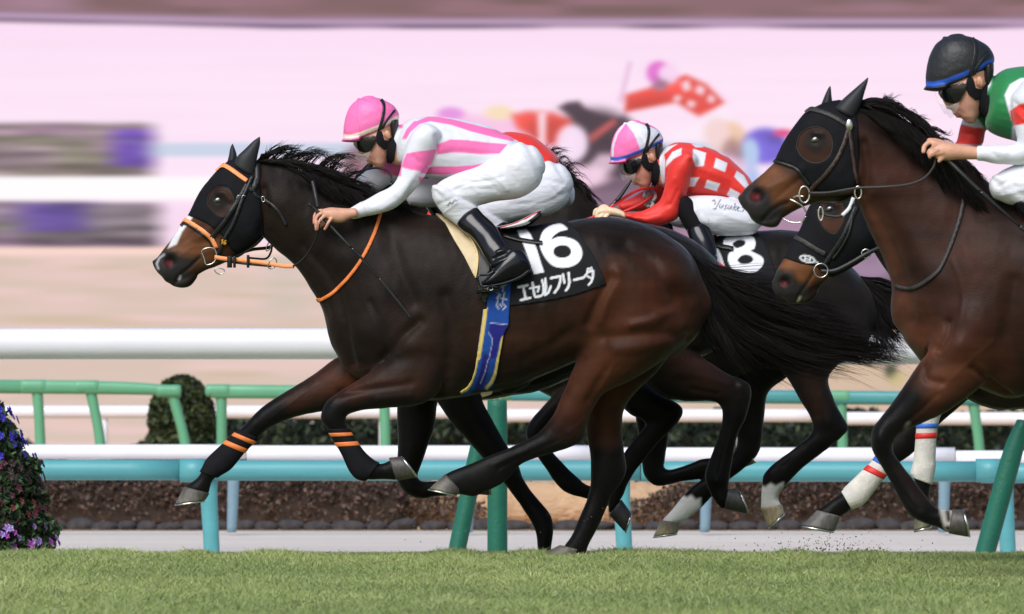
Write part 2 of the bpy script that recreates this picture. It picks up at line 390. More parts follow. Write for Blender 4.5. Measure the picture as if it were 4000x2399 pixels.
# ------------------------------------------------------------------ ground: turf crown, then the sand path, then the infield
def sheet(name, xs, ys, zf, m, label=None):
    X, Y = np.meshgrid(xs, ys); Z = np.vectorize(zf)(X, Y); V = np.stack([X.ravel(), Y.ravel(), Z.ravel()], 1); nx, ny = len(xs), len(ys)
    i = np.arange(ny - 1)[:, None] * nx + np.arange(nx - 1)[None]; Q = np.stack([i, i + 1, i + nx + 1, i + nx], -1).reshape(-1, 4)
    return tag(mkfast(name, V, Q, m, smooth=True), kind='structure')
def turf_z(x, y): return -.018 if y < .5 else max(-.2, -.018 - .04 * (y - .5))
m_turf = mat('turf_soil', col=c(126, 140, 84), rough=.9, vary=.18, vscale=2.5, bump=(60, .02))
m_path = mat('path_sand', col=c(216, 206, 196), rough=.9, vary=.08, vscale=1.2, bump=(25, .02), stretch=(.35, 1, 1))
m_infield = mat('infield_straw', col=c(206, 172, 132), rough=.95, vary=.22, vscale=2.2, bump=(20, .03), stretch=(.5, 1, 1))
sheet('turf', np.linspace(-40, 40, 41), np.r_[np.linspace(-70, -1, 24), np.linspace(0, 5.6, 15)], turf_z, m_turf)
sheet('path', np.linspace(-60, 60, 31), np.linspace(5.4, 14.15, 6), lambda x, y: -.204, m_path)
sheet('ground', np.linspace(-300, 300, 31), np.linspace(-120, 400, 40), lambda x, y: -.235 if y > -90 else -.25, m_infield)
sheet('infield', np.linspace(-80, 80, 40), np.linspace(14.1, 60, 20), lambda x, y: -.2, m_infield)

# grass blades on the crown
def grass():
    g = np.random.default_rng(5); n = 500000
    y = -13 + 14.2 * g.beta(1.25, 1.0, n); x = g.uniform(-1, 1, n) * (D + y) * .064 + g.normal(0, .02, n)
    clump = .5 + .5 * np.sin(x * 5.1 + 2 * np.sin(y * 3.3)) * np.sin(y * 6.3 + 1.7 * np.sin(x * 2.9))
    h = (.010 + .018 * g.random(n)) * (.75 + .5 * clump) * np.where(g.random(n) < .04, 1.5, 1.0) * (.8 + .5 * np.clip(np.sin(x * 11 + 2 * np.sin(x * 4.3)) + .3, 0, 1)); z = np.where(y < .5, 0, -.04 * (y - .5)) - .022
    a = g.uniform(0, 6.28, n); lean = g.normal(0, .75, (n, 2)) * h[:, None]; wd = g.uniform(.0010, .0024, n)
    P = np.stack([x, y, z], 1); d = np.stack([np.cos(a) * wd, np.sin(a) * wd, 0 * a], 1); t1 = P + np.stack([lean[:, 0] * .45, lean[:, 1] * .45, h * .62], 1); t2 = P + np.stack([lean[:, 0], lean[:, 1], h], 1)
    V = np.stack([P - d, P + d, t1 + d * .8, t2 + d * .2, t2 - d * .2, t1 - d * .8], 1).reshape(-1, 3); b = np.arange(n)[:, None] * 6
    Q = np.concatenate([b + np.array([[0, 1, 2, 5]]), b + np.array([[5, 2, 3, 4]])], 0)
    pal = np.array([.84, .90, .86]) * np.array([c(160, 172, 104), c(148, 164, 94), c(176, 182, 128), c(172, 170, 116), c(192, 186, 146), c(132, 150, 84)]); k = g.choice(6, n, p=[.3, .25, .18, .14, .06, .07])
    big = .5 + .5 * np.sin(x * 1.7 + 1.3 * np.sin(y * .9) + .8) * np.sin(y * 1.1 + 1.9 * np.sin(x * .8)); C = pal[k] * g.uniform(.85, 1.15, (n, 1)) * (.88 + .22 * clump)[:, None] * (.86 + .26 * big)[:, None] * (np.array([1, 1, 1]) + (big - .5)[:, None] * np.array([.10, .02, .06]))
    return V, Q, np.repeat(C, 6, 0)
m_grass = mat('grass_blades', rough=.55, attr=True, spec=.3)
gv, gq, gc = grass()
tag(mkfast('grass', gv, gq, m_grass, cols=gc), kind='stuff', label='short green racing turf in the foreground', cat='grass')

# ------------------------------------------------------------------ giant video screen behind the track (it gives off light)
def screen_image(nx=800, ny=400, x0=-900, x1=4900, y0=-420, y1=1760):
    """what the screen shows: rows top to bottom, in photo px"""
    X, Y = np.meshgrid(np.linspace(x0, x1, nx), np.linspace(y0, y1, ny)); I = np.zeros((ny, nx, 3)); g = np.random.default_rng(3)
    P = np.stack([X.ravel(), Y.ravel()], 1)
    def noise(sx, sy):
        a = g.normal(size=(ny // sy + 3, nx // sx + 3)); yy = np.arange(ny) / sy; xx = np.arange(nx) / sx; iy = yy.astype(int); ix = xx.astype(int); fy = (yy - iy)[:, None]; fx = (xx - ix)[None]
        fy = fy * fy * (3 - 2 * fy); fx = fx * fx * (3 - 2 * fx)
        return (a[iy][:, ix] * (1 - fy) * (1 - fx) + a[iy + 1][:, ix] * fy * (1 - fx) + a[iy][:, ix + 1] * (1 - fy) * fx + a[iy + 1][:, ix + 1] * fy * fx)
    def put(mask, col): 
        nonlocal I; I = I * (1 - mask[..., None]) + np.array(col) / 255. * mask[..., None]
    def ss(v, a, b): t = np.clip((v - a) / (b - a), 0, 1); return t * t * (3 - 2 * t)
    def rect(xa, xb, ya, yb, col, sx=30, sy=10, op=1): put(ss(X, xa - sx, xa + sx) * (1 - ss(X, xb - sx, xb + sx)) * ss(Y, ya - sy, ya + sy) * (1 - ss(Y, yb - sy, yb + sy)) * op, col)
    def pol(pts, col, soft=14, op=1):
        w = weight(P, ('poly', pts, 0, soft)).reshape(ny, nx); put(w * op, col)
    def ell(cx, cy, rx, ry, col, soft=.25, op=1): d = np.sqrt(((X - cx) / rx) ** 2 + ((Y - cy) / ry) ** 2); put((1 - ss(d, 1 - soft, 1 + soft)) * op, col)
    put(np.ones((ny, nx)), (254, 230, 249)); put(.6 * (1 - ss(Y, 80, 330)), (252, 218, 243)); put(.25 * np.clip(noise(70, 5), 0, 1), (248, 220, 240))
    sl = np.clip((X + 200) / 1300, 0, 1) * 30                                   # the upper kerb slopes a little
    put(1 - ss(Y - sl, 68, 86), (152, 122, 146)); put((1 - ss(Y - sl, 58, 80)) * ss(Y - sl, 40, 52), (186, 154, 186)); put(1 - ss(Y - sl, 26, 46), (146, 108, 118))
    put((1 - ss(Y - sl, 24, 44)) * np.clip(.55 * noise(34, 6) + .3, 0, 1), (120, 92, 92)); put((1 - ss(Y - sl, 24, 44)) * np.clip(.5 * noise(50, 20) - .1, 0, 1), (176, 140, 164))
    put((ss(Y - sl, 62, 70) * (1 - ss(Y - sl, 74, 90))) * np.clip(.6 + .5 * noise(40, 30), 0, 1), (112, 92, 116))
    # beige sand below
    low = ss(Y, 960, 1000); put(low, (218, 195, 182)); put(low * np.clip(.45 * noise(40, 5) + .2, 0, .8), (238, 203, 200)); put(low * np.clip(.4 * noise(36, 4) - .1, 0, .6), (206, 184, 156)); put(ss(Y, 945, 965) * (1 - ss(Y, 985, 1010)) * (1 - ss(X, 2300, 2600)), (252, 216, 205)); put(low * .5 * ss(X, 2600, 3300), (206, 176, 140))
    # planted banks and white rails at the left
    rect(-1500, 590, 480, 690, (152, 132, 140), 26, 12); put(ss(Y, 480, 500) * (1 - ss(Y, 680, 700)) * (1 - ss(X, 540, 620)) * np.clip(.5 * noise(24, 4) + .25, 0, .9), (126, 122, 104)); put(ss(Y, 480, 500) * (1 - ss(Y, 680, 700)) * (1 - ss(X, 540, 620)) * np.clip(.5 * noise(30, 5) - .1, 0, .9), (186, 142, 182))
    rect(440, 590, 505, 655, (116, 80, 190), 28, 14, .95); rect(440, 570, 545, 560, (132, 120, 160), 24, 8, .6); rect(20, 560, 650, 690, (126, 112, 106), 50, 10, .7)
    rect(580, 3000, 558, 612, (200, 212, 232), 40, 8, .95); rect(-1500, 1100, 690, 780, (255, 253, 254), 60, 8)
    rect(-1500, 620, 790, 962, (150, 130, 146), 20, 10); rect(80, 380, 795, 905, (108, 80, 182), 90, 14, .85); rect(-1500, 620, 925, 962, (104, 84, 102), 22, 10, .9); rect(330, 620, 800, 900, (142, 128, 138), 40, 10, .8); put(ss(Y, 800, 812) * (1 - ss(Y, 930, 945)) * (1 - ss(X, 580, 640)) * np.clip(.5 * noise(30, 3), 0, .8), (128, 130, 112))
    rect(640, 1150, 800, 950, (248, 214, 238), 60, 30, .7); rect(1040, 1190, 1000, 1230, (196, 190, 176), 60, 40, .45)
    # the broadcast picture: the same race seen larger
    ell(2700, 960, 900, 190, (168, 132, 160), .35); ell(3300, 1060, 330, 150, (132, 108, 132), .3); ell(2480, 760, 420, 130, (122, 96, 116), .3); ell(2330, 560, 150, 130, (80, 62, 74), .3)
    ell(1420, 640, 80, 75, (140, 104, 116), .4); ell(1960, 540, 260, 80, (250, 206, 232), .3)
    pol([(1700, 470), (1800, 440), (2000, 470), (2150, 520), (2180, 600), (2000, 590)], (250, 200, 232), 20); ell(1760, 445, 52, 26, (232, 150, 226), .4); ell(1950, 440, 56, 28, (248, 224, 190), .4)
    pol([(2180, 420), (2215, 400), (2260, 395), (2290, 425), (2350, 450), (2440, 470), (2520, 560), (2560, 680), (2280, 700), (2240, 560), (2255, 480), (2225, 455)], (74, 56, 68), 9); pol([(2390, 470), (2440, 455), (2560, 560), (2700, 640), (2600, 700), (2400, 660)], (78, 58, 70), 14)
    pol([(2000, 450), (2060, 435), (2160, 440), (2230, 470), (2240, 520), (2200, 570), (2110, 560), (2020, 500)], (236, 84, 74), 14); pol([(2100, 440), (2135, 438), (2130, 565), (2105, 560)], (252, 226, 240), 8); ell(2235, 560, 62, 74, (250, 226, 248), .25); ell(2250, 690, 130, 46, (240, 204, 226), .35)
    pol([(2300, 530), (2400, 460), (2410, 480), (2310, 560)], (206, 96, 96), 8)
    pol([(2440, 440), (2445, 370), (2530, 345), (2620, 310), (2680, 292), (2760, 330), (2830, 400), (2790, 425), (2730, 455), (2640, 400), (2540, 420)], (230, 78, 70), 8)
    for q in ([(2660, 325), (2690, 310), (2700, 350), (2672, 358)], [(2725, 330), (2755, 345), (2745, 375), (2715, 360)], [(2770, 365), (2795, 385), (2785, 405), (2762, 395)], [(2640, 370), (2665, 378), (2650, 400), (2628, 392)], [(2690, 390), (2720, 400), (2708, 424), (2682, 412)]): pol(q, (250, 226, 240), 6)
    ell(2572, 285, 46, 46, (228, 112, 206), .25); ell(2612, 290, 40, 40, (250, 214, 244), .3); ell(2576, 338, 28, 18, (150, 108, 128), .5); pol([(2455, 240), (2468, 245), (2430, 400), (2418, 396)], (226, 178, 214), 6); pol([(2780, 440), (2830, 420), (2870, 480), (2760, 540), (2600, 550), (2620, 520), (2740, 480)], (253, 236, 250), 12); pol([(2560, 300), (2610, 318), (2600, 340), (2560, 338)], (120, 84, 104), 8, .7); pol([(2300, 640), (2340, 600), (2420, 600), (2400, 660), (2330, 700)], (248, 214, 236), 14, .8)
    ell(2850, 540, 64, 64, (242, 200, 172), .3); ell(2800, 520, 50, 60, (246, 214, 214), .4); ell(2990, 570, 90, 70, (122, 104, 216), .25); ell(3060, 520, 40, 16, (226, 84, 140), .4); ell(2930, 600, 36, 60, (184, 206, 240), .3); ell(2930, 720, 40, 80, (176, 196, 240), .35); ell(2860, 620, 40, 70, (120, 86, 98), .5, .8); ell(2800, 660, 110, 60, (246, 206, 236), .4)
    ell(3480, 1450, 22, 30, (72, 78, 62), .6); ell(3500, 1480, 30, 24, (196, 186, 110), .7, .6)
    dk = ((I.sum(2) < 1.75) & (X > 1300) & (Y > 300) & (Y < 1150)).astype(float); I = I * (1 - dk[..., None] * np.clip(.10 * noise(16, 8) + .08 * noise(40, 14), -.2, .3)[..., None])
    lf = ((Y > 480) & (Y < 965) & (X < 640) & (I.sum(2) < 2.5)).astype(float); I = I * (1 - lf[..., None] * np.clip(.15 * noise(40, 4) + .10 * noise(18, 3) + .02, -.25, .5)[..., None])
    # panning smear along the rows, then a light softening
    k = 13; ker = np.ones(k) / k; Ip = np.pad(I, ((0, 0), (k // 2, k // 2), (0, 0)), mode='edge'); J = sum(Ip[:, i:i + nx] * ker[i] for i in range(k)); w = np.clip((1500 - X) / 700, .12, 1)[..., None]; I = I * (1 - w) + J * w
    Ip = np.pad(I, ((1, 1), (1, 1), (0, 0)), mode='edge'); I = sum(Ip[i:i + ny, j:j + nx] for i in range(3) for j in range(3)) / 9
    I = np.clip(I, 0, 1); lin = np.where(I <= .04045, I / 12.92, ((I + .055) / 1.055) ** 2.4); return X, Y, lin
YS = 48.0
X, Y, I = screen_image(); ny, nx = X.shape; s = F / (D + YS)
SV = np.stack([((X - 2000) / s).ravel(), np.full(X.size, YS), (H + (HY - Y) / s).ravel()], 1); i = np.arange(ny - 1)[:, None] * nx + np.arange(nx - 1)[None]
SQ = np.stack([i + nx, i + nx + 1, i + 1, i], -1).reshape(-1, 4)
ms = bpy.data.materials.new('led_picture'); ms.use_nodes = True; nt = ms.node_tree; b = nt.nodes['Principled BSDF']; vc = nt.nodes.new('ShaderNodeVertexColor'); vc.layer_name = 'Col'
b.inputs['Base Color'].default_value = (.02, .02, .02, 1); b.inputs['Roughness'].default_value = .8; b.inputs['Specular IOR Level'].default_value = .1; nt.links.new(vc.outputs[0], b.inputs['Emission Color']); b.inputs['Emission Strength'].default_value = .80
scr = thing('video_screen', 'giant video screen showing the race in washed-out pink across the background', 'video screen', (0, YS, -.2))
mkfast('display', SV, SQ, ms, scr, cols=I.reshape(-1, 3))
x0, x1, z0, z1 = SV[:, 0].min(), SV[:, 0].max(), SV[:, 2].min(), SV[:, 2].max()
m_case = mat('screen_housing', col=(.08, .08, .09), rough=.6)
mk('housing', *join([box(x0 - .1, x1 + .1, YS + .02, YS + .6, z0 - .06, z1 + .1, .03), box(x0 - .1, x0 - .004, YS - .06, YS + .018, z0 - .06, z1 + .1, .01), box(x1 + .004, x1 + .1, YS - .06, YS + .018, z0 - .06, z1 + .1, .01)]), m_case, scr, False)

# ------------------------------------------------------------------ rails
def hbar(xa, xb, y, pt, pb, dep, n=16, expo=2.2):
    """horizontal rail between photo rows pt and pb, from photo column xa to xb"""
    cx = (xa + xb) / 2; s = F / (D + y); zt, zb = H + (HY - pt) / s, H + (HY - pb) / s; X0, X1 = (xa - 2000) / s, (xb - 2000) / s
    th = np.linspace(0, 2 * math.pi, n, endpoint=False); cz = np.sign(np.sin(th)) * np.abs(np.sin(th)) ** (2 / expo) * (zt - zb) / 2; cy = np.sign(np.cos(th)) * np.abs(np.cos(th)) ** (2 / expo) * dep
    V = []
    k = max(2, int((X1 - X0) / .25))
    for x in np.linspace(X0, X1, k): V += [(x, y + cy[j], (zt + zb) / 2 + cz[j]) for j in range(n)]
    Fs = [(i * n + j, i * n + (j + 1) % n, (i + 1) * n + (j + 1) % n, (i + 1) * n + j) for i in range(k - 1) for j in range(n)]
    return np.array(V), Fs + [tuple(range(n - 1, -1, -1)), tuple((k - 1) * n + j for j in range(n))]
# big outer rail on padded green supports
YR = 5.6; rail = thing('padded_track_rail', 'thick white tubular running rail held up by slanted green padded posts', 'rail', (0, YR, -.2))
mk('rail_tube', *hbar(-1800, 3150, YR, 1282, 1404, .085), M['white_paint'], rail); mk('rail_tube', *hbar(3154, 6000, YR, 1300, 1424, .085), M['white_paint'], rail)
for px in (-140, 1942, 4052):
    o = mk('padded_post', *loft([(px - 38, 1566, px + 38, 1566, .05), (px - 40, 1700, px + 40, 1700, .053), (px - 38, 2000, px + 40, 2000, .053), (px - 39, 2215, px + 41, 2215, .054)], YR + .02, cap=.15), M['dgreen'], rail)
    mk('steel_neck', *join([ptube([(px + 14, 1575, YR + .02), (px + 14, 1500, YR + .02), (px + 10, 1400, YR + .02)], .009), ptube([(px - 12, 1575, YR + .02), (px - 8, 1530, YR + .02), (px + 12, 1505, YR + .02)], .006)]), M['steel'], o)
    e = 1 if px > 3000 else 0
    mk('padded_brace', *loft([(px - 70 - 10 * e, 1600 + 40 * e, px - 10 - 20 * e, 1612 + 36 * e, .045), (px - 110 - 30 * e, 1760 + 20 * e, px - 42 - 20 * e, 1772 + 20 * e, .05), (px - 192 - 50 * e, 2150, px - 122 - 38 * e, 2150, .053), (px - 204 - 54 * e, 2210, px - 134 - 40 * e, 2210, .053)], YR + .30, cap=.15), M['dgreen'], rail)
# teal rail
YT = 8.2; rail = thing('teal_rail', 'broad turquoise rail with collars on tapered turquoise legs', 'rail', (0, YT, -.2))
for a, b_, q in ((-1600, 700, 0), (704, 2500, 2), (2504, 3830, 6), (3834, 6000, 12)): mk('rail_tube', *hbar(a, b_, YT, 1796 + q, 1876 + q, .062), M['teal'], rail)
for px in (-760, 820, 2432, 3930):
    mk('collar', *hbar(px - 118, px - 2, YT, 1792, 1884, .07), M['teal'], rail)
    mk('leg', *loft([(px - 50, 1850, px + 30, 1850, .04), (px - 38, 1950, px + 30, 1950, .036), (px - 30, 2050, px + 34, 2050, .035), (px - 20, 2230, px + 42, 2230, .035)], YT + .02, cap=.1), M['teal'], rail)
# low white rail
YW = 12.8; rail = thing('low_white_rail', 'low white rail on blue-grey legs just above the turquoise rail', 'rail', (0, YW, -.2))
for a, b_, q in ((-1800, 960, 0), (963, 2330, 4), (2333, 3730, 12), (3733, 6400, 24)): mk('rail_tube', *hbar(a, b_, YW, 1736 + q, 1794 + q, .045), M['white_paint'], rail)
for px in (-20, 912, 1835, 2760, 3690): mk('leg', *loft([(px - 22, 1770, px + 26, 1770, .03), (px - 24, 1950, px + 20, 1950, .028), (px - 26, 2078, px + 12, 2078, .028)], YW + .02, cap=.1), M['bluegrey'], rail)
# pale green rails (left pieces bent down, right one turquoise with green collars)
YG = 18.5
def grail(label, spans, posts, m, pm, pbot=1990):
    r = thing('pipe_rail', label, 'rail', (0, YG, -.2), 'green pipe rails')
    for rows in spans: mk('rail_tube', *loft(rows, YG, cap=.4, sub=3, expo=2.4), m, r)
    for px, top, bend in posts:
        mk('post', *loft([(px - 24, top + 26, px + 22, top + 26, .036), (px - 20 + bend * .25, top + 90, px + 22 + bend * .25, top + 90, .034), (px - 18 + bend * .72, top + 200, px + 22 + bend * .72, top + 200, .034), (px - 20 + bend, top + 330, px + 24 + bend, top + 330, .034), (px - 20 + bend, pbot, px + 26 + bend, pbot, .034)], YG + .02, cap=.2), pm, r)
        mk('collar', *loft([(px - 56, top - 1, px - 56, top + 48, .04), (px + 30, top - 1, px + 30, top + 48, .04)], YG, cap=.3, expo=2.4), pm, r)
def gspan(xa, ya, xb, yb, h=54, w=.036): return [(xa, ya, xa, ya + h, w), ((xa + xb) / 2, (ya + yb) / 2, (xa + xb) / 2, (ya + yb) / 2 + h, w), (xb, yb, xb, yb + h, w)]
grail('pale green pipe rail with bent posts ending at the clipped dome bush', [gspan(-1500, 1470, 80, 1484), gspan(84, 1484, 330, 1486), [(334, 1488, 334, 1540, .036), (500, 1492, 500, 1542, .036), (690, 1506, 692, 1546, .034)]], [(-500, 1478, 0), (145, 1484, 12), (352, 1486, 44), (672, 1504, 60)], M['green'], M['green'])
grail('green pipe rail starting right of the dome bush and running behind the leading horse', [gspan(830, 1502, 1990, 1512)], [(864, 1502, 0), (1500, 1506, 4)], M['green'], M['green'])
grail('dull turquoise pipe rail with pale green posts at the right', [gspan(1996, 1512, 3260, 1526), gspan(3264, 1526, 6000, 1552)], [(2560, 1518, 6), (3285, 1526, 6), (3800, 1530, 30), (4700, 1538, 6)], M['teal2'], M['green'])
# far white rail
YF = 25.0; rail = thing('far_white_rail', 'thin far white rail in front of the dark green hedge', 'rail', (0, YF, -.2))
for a, b_, q in ((-1800, 1900, 0), (1904, 3250, 14), (3254, 6400, 26)): mk('rail_tube', *hbar(a, b_, YF, 1584 + q, 1634 + q, .045), M['white_paint'], rail)
for px in (-700, 400, 1502, 2900, 4200): mk('post', *loft([(px - 22, 1620, px + 22, 1620, .03), (px - 21, 1990, px + 21, 1990, .03)], YF + .02, cap=.1), M['white_paint'], rail)

# ------------------------------------------------------------------ plants, edging stones, flower stand
def bush(name, label, cat, px0, px1, ptop, y, pbot, depth, dome, n, pal, size=.035, group=None, flowers=None, seed=1):
    s = F / (D + y); x0, x1 = (px0 - 2000) / s, (px1 - 2000) / s; zt, zb = H + (HY - ptop) / s, H + (HY - pbot) / s; g = np.random.default_rng(seed)
    t = thing(name, label, cat, ((x0 + x1) / 2, y, zb), group); cx, hx = (x0 + x1) / 2, (x1 - x0) / 2
    if dome:
        a = g.uniform(0, 6.28, n); v = g.uniform(0, 1, n); hz = zt - zb; zz = zb + hz * v; rr = np.where(v > .55, np.sqrt(np.clip(1 - ((v - .55) / .45) ** 2, 0, 1)), .92 + .08 * np.sin(v * 6)); q = g.uniform(.93, 1.05, n) 
        P = np.stack([cx + np.cos(a) * hx * rr * q, y + np.sin(a) * depth * rr * q, zz], 1)
        core = loft([(px0 + 8, pbot, px1 - 8, pbot, depth * .95), (px0 + 8, (ptop + pbot) / 2, px1 - 8, (ptop + pbot) / 2, depth * .95), (px0 + (px1 - px0) * .12, ptop + (pbot - ptop) * .2, px1 - (px1 - px0) * .12, ptop + (pbot - ptop) * .2, depth * .7), ((px0 + px1) / 2 - 30, ptop + 12, (px0 + px1) / 2 + 30, ptop + 12, .08)], y)
    else:
        P = np.stack([g.uniform(x0, x1, n), y + g.uniform(-1, 1, n) * depth, zb + (zt - zb) * g.beta(2.0, 1.1, n)], 1)
        e_ = np.minimum(P[:, 0] - x0, x1 - P[:, 0]) / .9; kp = g.random(n) < np.clip(.12 + e_, 0, 1); P = P[kp]; n = len(P); P[:, 2] = zb + (P[:, 2] - zb) * np.clip(.45 + .55 * (np.minimum(P[:, 0] - x0, x1 - P[:, 0]) / .6), .45, 1)
        P[:, 2] += .035 * np.sin(P[:, 0] * 6.3 + seed) * (P[:, 2] - zb) / (zt - zb) + g.normal(0, .012, n)
        core = box(x0 + .5, x1 - .5, y - depth * .7, y + depth * .7, zb, zb + (zt - zb) * .8, .05)
    V, Q = leafcloud(P, size, seed); k = g.integers(0, len(pal), n); cl = .5 + .5 * np.sin(P[:, 0] * 9 + 3 * np.sin(P[:, 2] * 11)) * np.sin(P[:, 2] * 13 + 2 * np.sin(P[:, 0] * 5))
    C = np.array(pal)[k] * (g.uniform(.88, 1.12, n) * (.82 + .36 * cl))[:, None]
    mkfast('foliage', V, Q, M['leaf'], t, cols=np.repeat(C, 4, 0)); mk('stems', *core, mat('stems', col=tuple(np.array(pal).mean(0) * .5), rough=.9), t, False)
    if flowers:
        nf, col = flowers; Pf = P[g.choice(n, nf)] + np.array([0, -.03, 0]); V, Q = leafcloud(Pf, .022, seed + 9, 1.0); mkfast('blossom', V, Q, M['petal'], t, cols=np.tile(np.array(col), (len(V), 1)))
    return t
DG = [c(44, 56, 40), c(34, 46, 36), c(58, 70, 46), c(30, 40, 30)]
bush('clipped_bush', 'dark green dome-topped clipped bush behind the end of the green rail', 'bush', 582, 838, 1472, 21.5, 1900, .26, True, 5000, [c(62, 76, 42), c(44, 58, 36), c(80, 88, 52), c(36, 46, 30)], .028, seed=2)
bush('clipped_bush', 'low dark green clipped bush behind the flower stand', 'bush', -330, 262, 1636, 27.5, 1930, .4, False, 6000, [c(60, 70, 48), c(48, 58, 42), c(72, 80, 54)], .03, seed=3)
bush('hedge', 'long dark green hedge with small red flowers below the far white rail', 'hedge', 420, 5600, 1622, 27.6, 1930, .45, False, 26000, DG, .035, flowers=(170, c(150, 26, 40)), seed=4)
BR = [c(90, 72, 64), c(84, 68, 60), c(98, 78, 68), c(78, 64, 57), c(88, 78, 64), c(100, 76, 66)]
bush('brown_shrubs', 'row of withered reddish-brown shrubs behind edging stones at the left', 'shrubs', -1300, 1900, 1850, 15.2, 2068, .28, False, 34000, BR, .017, seed=5)
bush('brown_shrubs', 'row of withered reddish-brown shrubs behind edging stones at the right', 'shrubs', 2380, 5400, 1850, 15.2, 2068, .28, False, 34000, BR, .017, seed=6)
bank = thing('straw_bank', 'low bank of pale tan straw between the two rows of brown shrubs', 'straw bank', tuple(W(2100, 2070, 15.3)))
V, Fs = loft([(1440, 1896, 1440, 2090, .16), (1700, 1880, 1700, 2090, .2), (2000, 1886, 2000, 2090, .2), (2250, 1876, 2250, 2090, .2), (2500, 1884, 2500, 2090, .2), (2760, 1896, 2760, 2090, .16)], 15.45, n=40, sub=14); g = np.random.default_rng(3); V = V + g.normal(0, .008, V.shape)
mk('mulch', V, Fs, mat('straw_mulch', col=c(196, 162, 128), rough=.95, vary=.16, vscale=3.5, bump=(30, .02), stretch=(.4, 1, 1)), bank)
g = np.random.default_rng(11); px = -700.0; k = 0; stones = []
while px < 4700:
    w = g.uniform(70, 130); h = g.uniform(38, 50); V, Fs = blob(px + w / 2, 2080 - h * .5, w / 2 + 7, h * .62, .11, 14.3 + g.uniform(-.02, .02), 0, 14)
    ctr = V.mean(0); r = g.normal(0, .08, 3); V = ctr + (V - ctr) * (1 + .16 * np.sin((V - ctr) @ (g.normal(size=3) * 25) + g.uniform(0, 6)))[:, None]
    o = mk('edging_stone', V - ctr, Fs, M['stone']); o.location = ctr; tag(o, 'grey rounded stone set in the kerb line between the sandy path and the shrubs', 'stone', 'edging stones along the path'); px += w
def flower_stand():
    y = 3.4; s = F / (D + y); cx, zb = (-170 - 2000) / s, -.12
    t = thing('flower_stand', 'tiered stand of potted blue, maroon and lilac pansies at the left edge', 'flower stand', (cx, y, zb)); g = np.random.default_rng(21)
    zpx = lambda p: H + (HY - p) / s
    tiers = [(1575, 1790, 170, 272), (1800, 1915, 298, 325), (1925, 2050, 330, 368), (2055, 2140, 380, 388)]
    for i, (pt, pb, rt, rb) in enumerate(tiers):
        zt, z0 = zpx(pt), zpx(pb); R = rb / s; ring = []
        V, Fs = loft([(-170 - rb + 14, pb - 6, -170 + rb - 14, pb - 6, R - .02), (-170 - rb + 14, pb + 22, -170 + rb - 14, pb + 22, R - .02)], y, cap=.05); mk('tray', V, Fs, M['plastic'], t)
        n = 5200; a = g.uniform(0, 6.28, n); v = g.uniform(0, 1, n); r0 = (rb + (rt - rb) * v) / s * g.uniform(.62, 1.02, n) ** .5; P = np.stack([cx + np.cos(a) * r0, y + np.sin(a) * r0, z0 + (zt - z0) * v + g.normal(0, .008, n)], 1)
        P[:, :2] = np.array([cx, y]) + (P[:, :2] - [cx, y]) * (1 + .05 * np.sin(a * 7 + i) + .04 * np.sin(P[:, 2] * 37 + a * 3))[:, None]; V, Q = leafcloud(P, .021, 30 + i); pal = np.array([c(56, 84, 50), c(40, 62, 40), c(84, 112, 66), c(30, 46, 34), c(64, 60, 52)]); C = pal[g.integers(0, 5, n)] * g.uniform(.6, 1.35, (n, 1)); mkfast('foliage', V, Q, M['leaf'], t, cols=np.repeat(C, 4, 0))
        fc = [[c(52, 42, 190), c(66, 56, 206), c(40, 34, 150)], [c(104, 22, 56), c(80, 20, 46), c(64, 40, 46)], [c(104, 22, 56), c(120, 40, 30), c(80, 20, 46)], [c(176, 140, 220), c(196, 170, 226), c(176, 70, 180)]][i]
        for _ in range([250, 120, 130, 70][i]):
            a = g.uniform(0, 6.28); v = g.uniform(0, 1); r = (rb + (rt - rb) * v) / s * (1.0 + .05 * math.sin(a * 7 + i)) + g.uniform(-.03, .03); p0 = np.array([cx + math.cos(a) * r, y + math.sin(a) * r, z0 + (zt - z0) * v]); out = np.array([math.cos(a), math.sin(a), .35]); out /= np.linalg.norm(out); u = np.cross(out, [0, 0, 1.0]); u /= np.linalg.norm(u); w = np.cross(u, out); R_ = g.uniform(.018, .030)
            ring += [(p0 + out * g.uniform(.0, .03), u, w, out, R_, fc[g.integers(0, 3)])]
        V = []; Fs = []; C = []
        for p0, u, w, out, R_, col in ring:
            b0 = len(V); V.append(p0 - out * .004); C.append(np.array(col) * .5)
            for q in range(10):
                a = q * .628; rr = R_ * (.82 + .22 * math.cos(q * math.pi)); V.append(p0 + u * math.cos(a) * rr + w * math.sin(a) * rr + out * .005 * (q % 2)); C.append(col)
            Fs += [(b0, b0 + 1 + q, b0 + 1 + (q + 1) % 10) for q in range(10)]
        mk('blossom', V, Fs, M['petal'], t, False, np.array(C))
flower_stand()

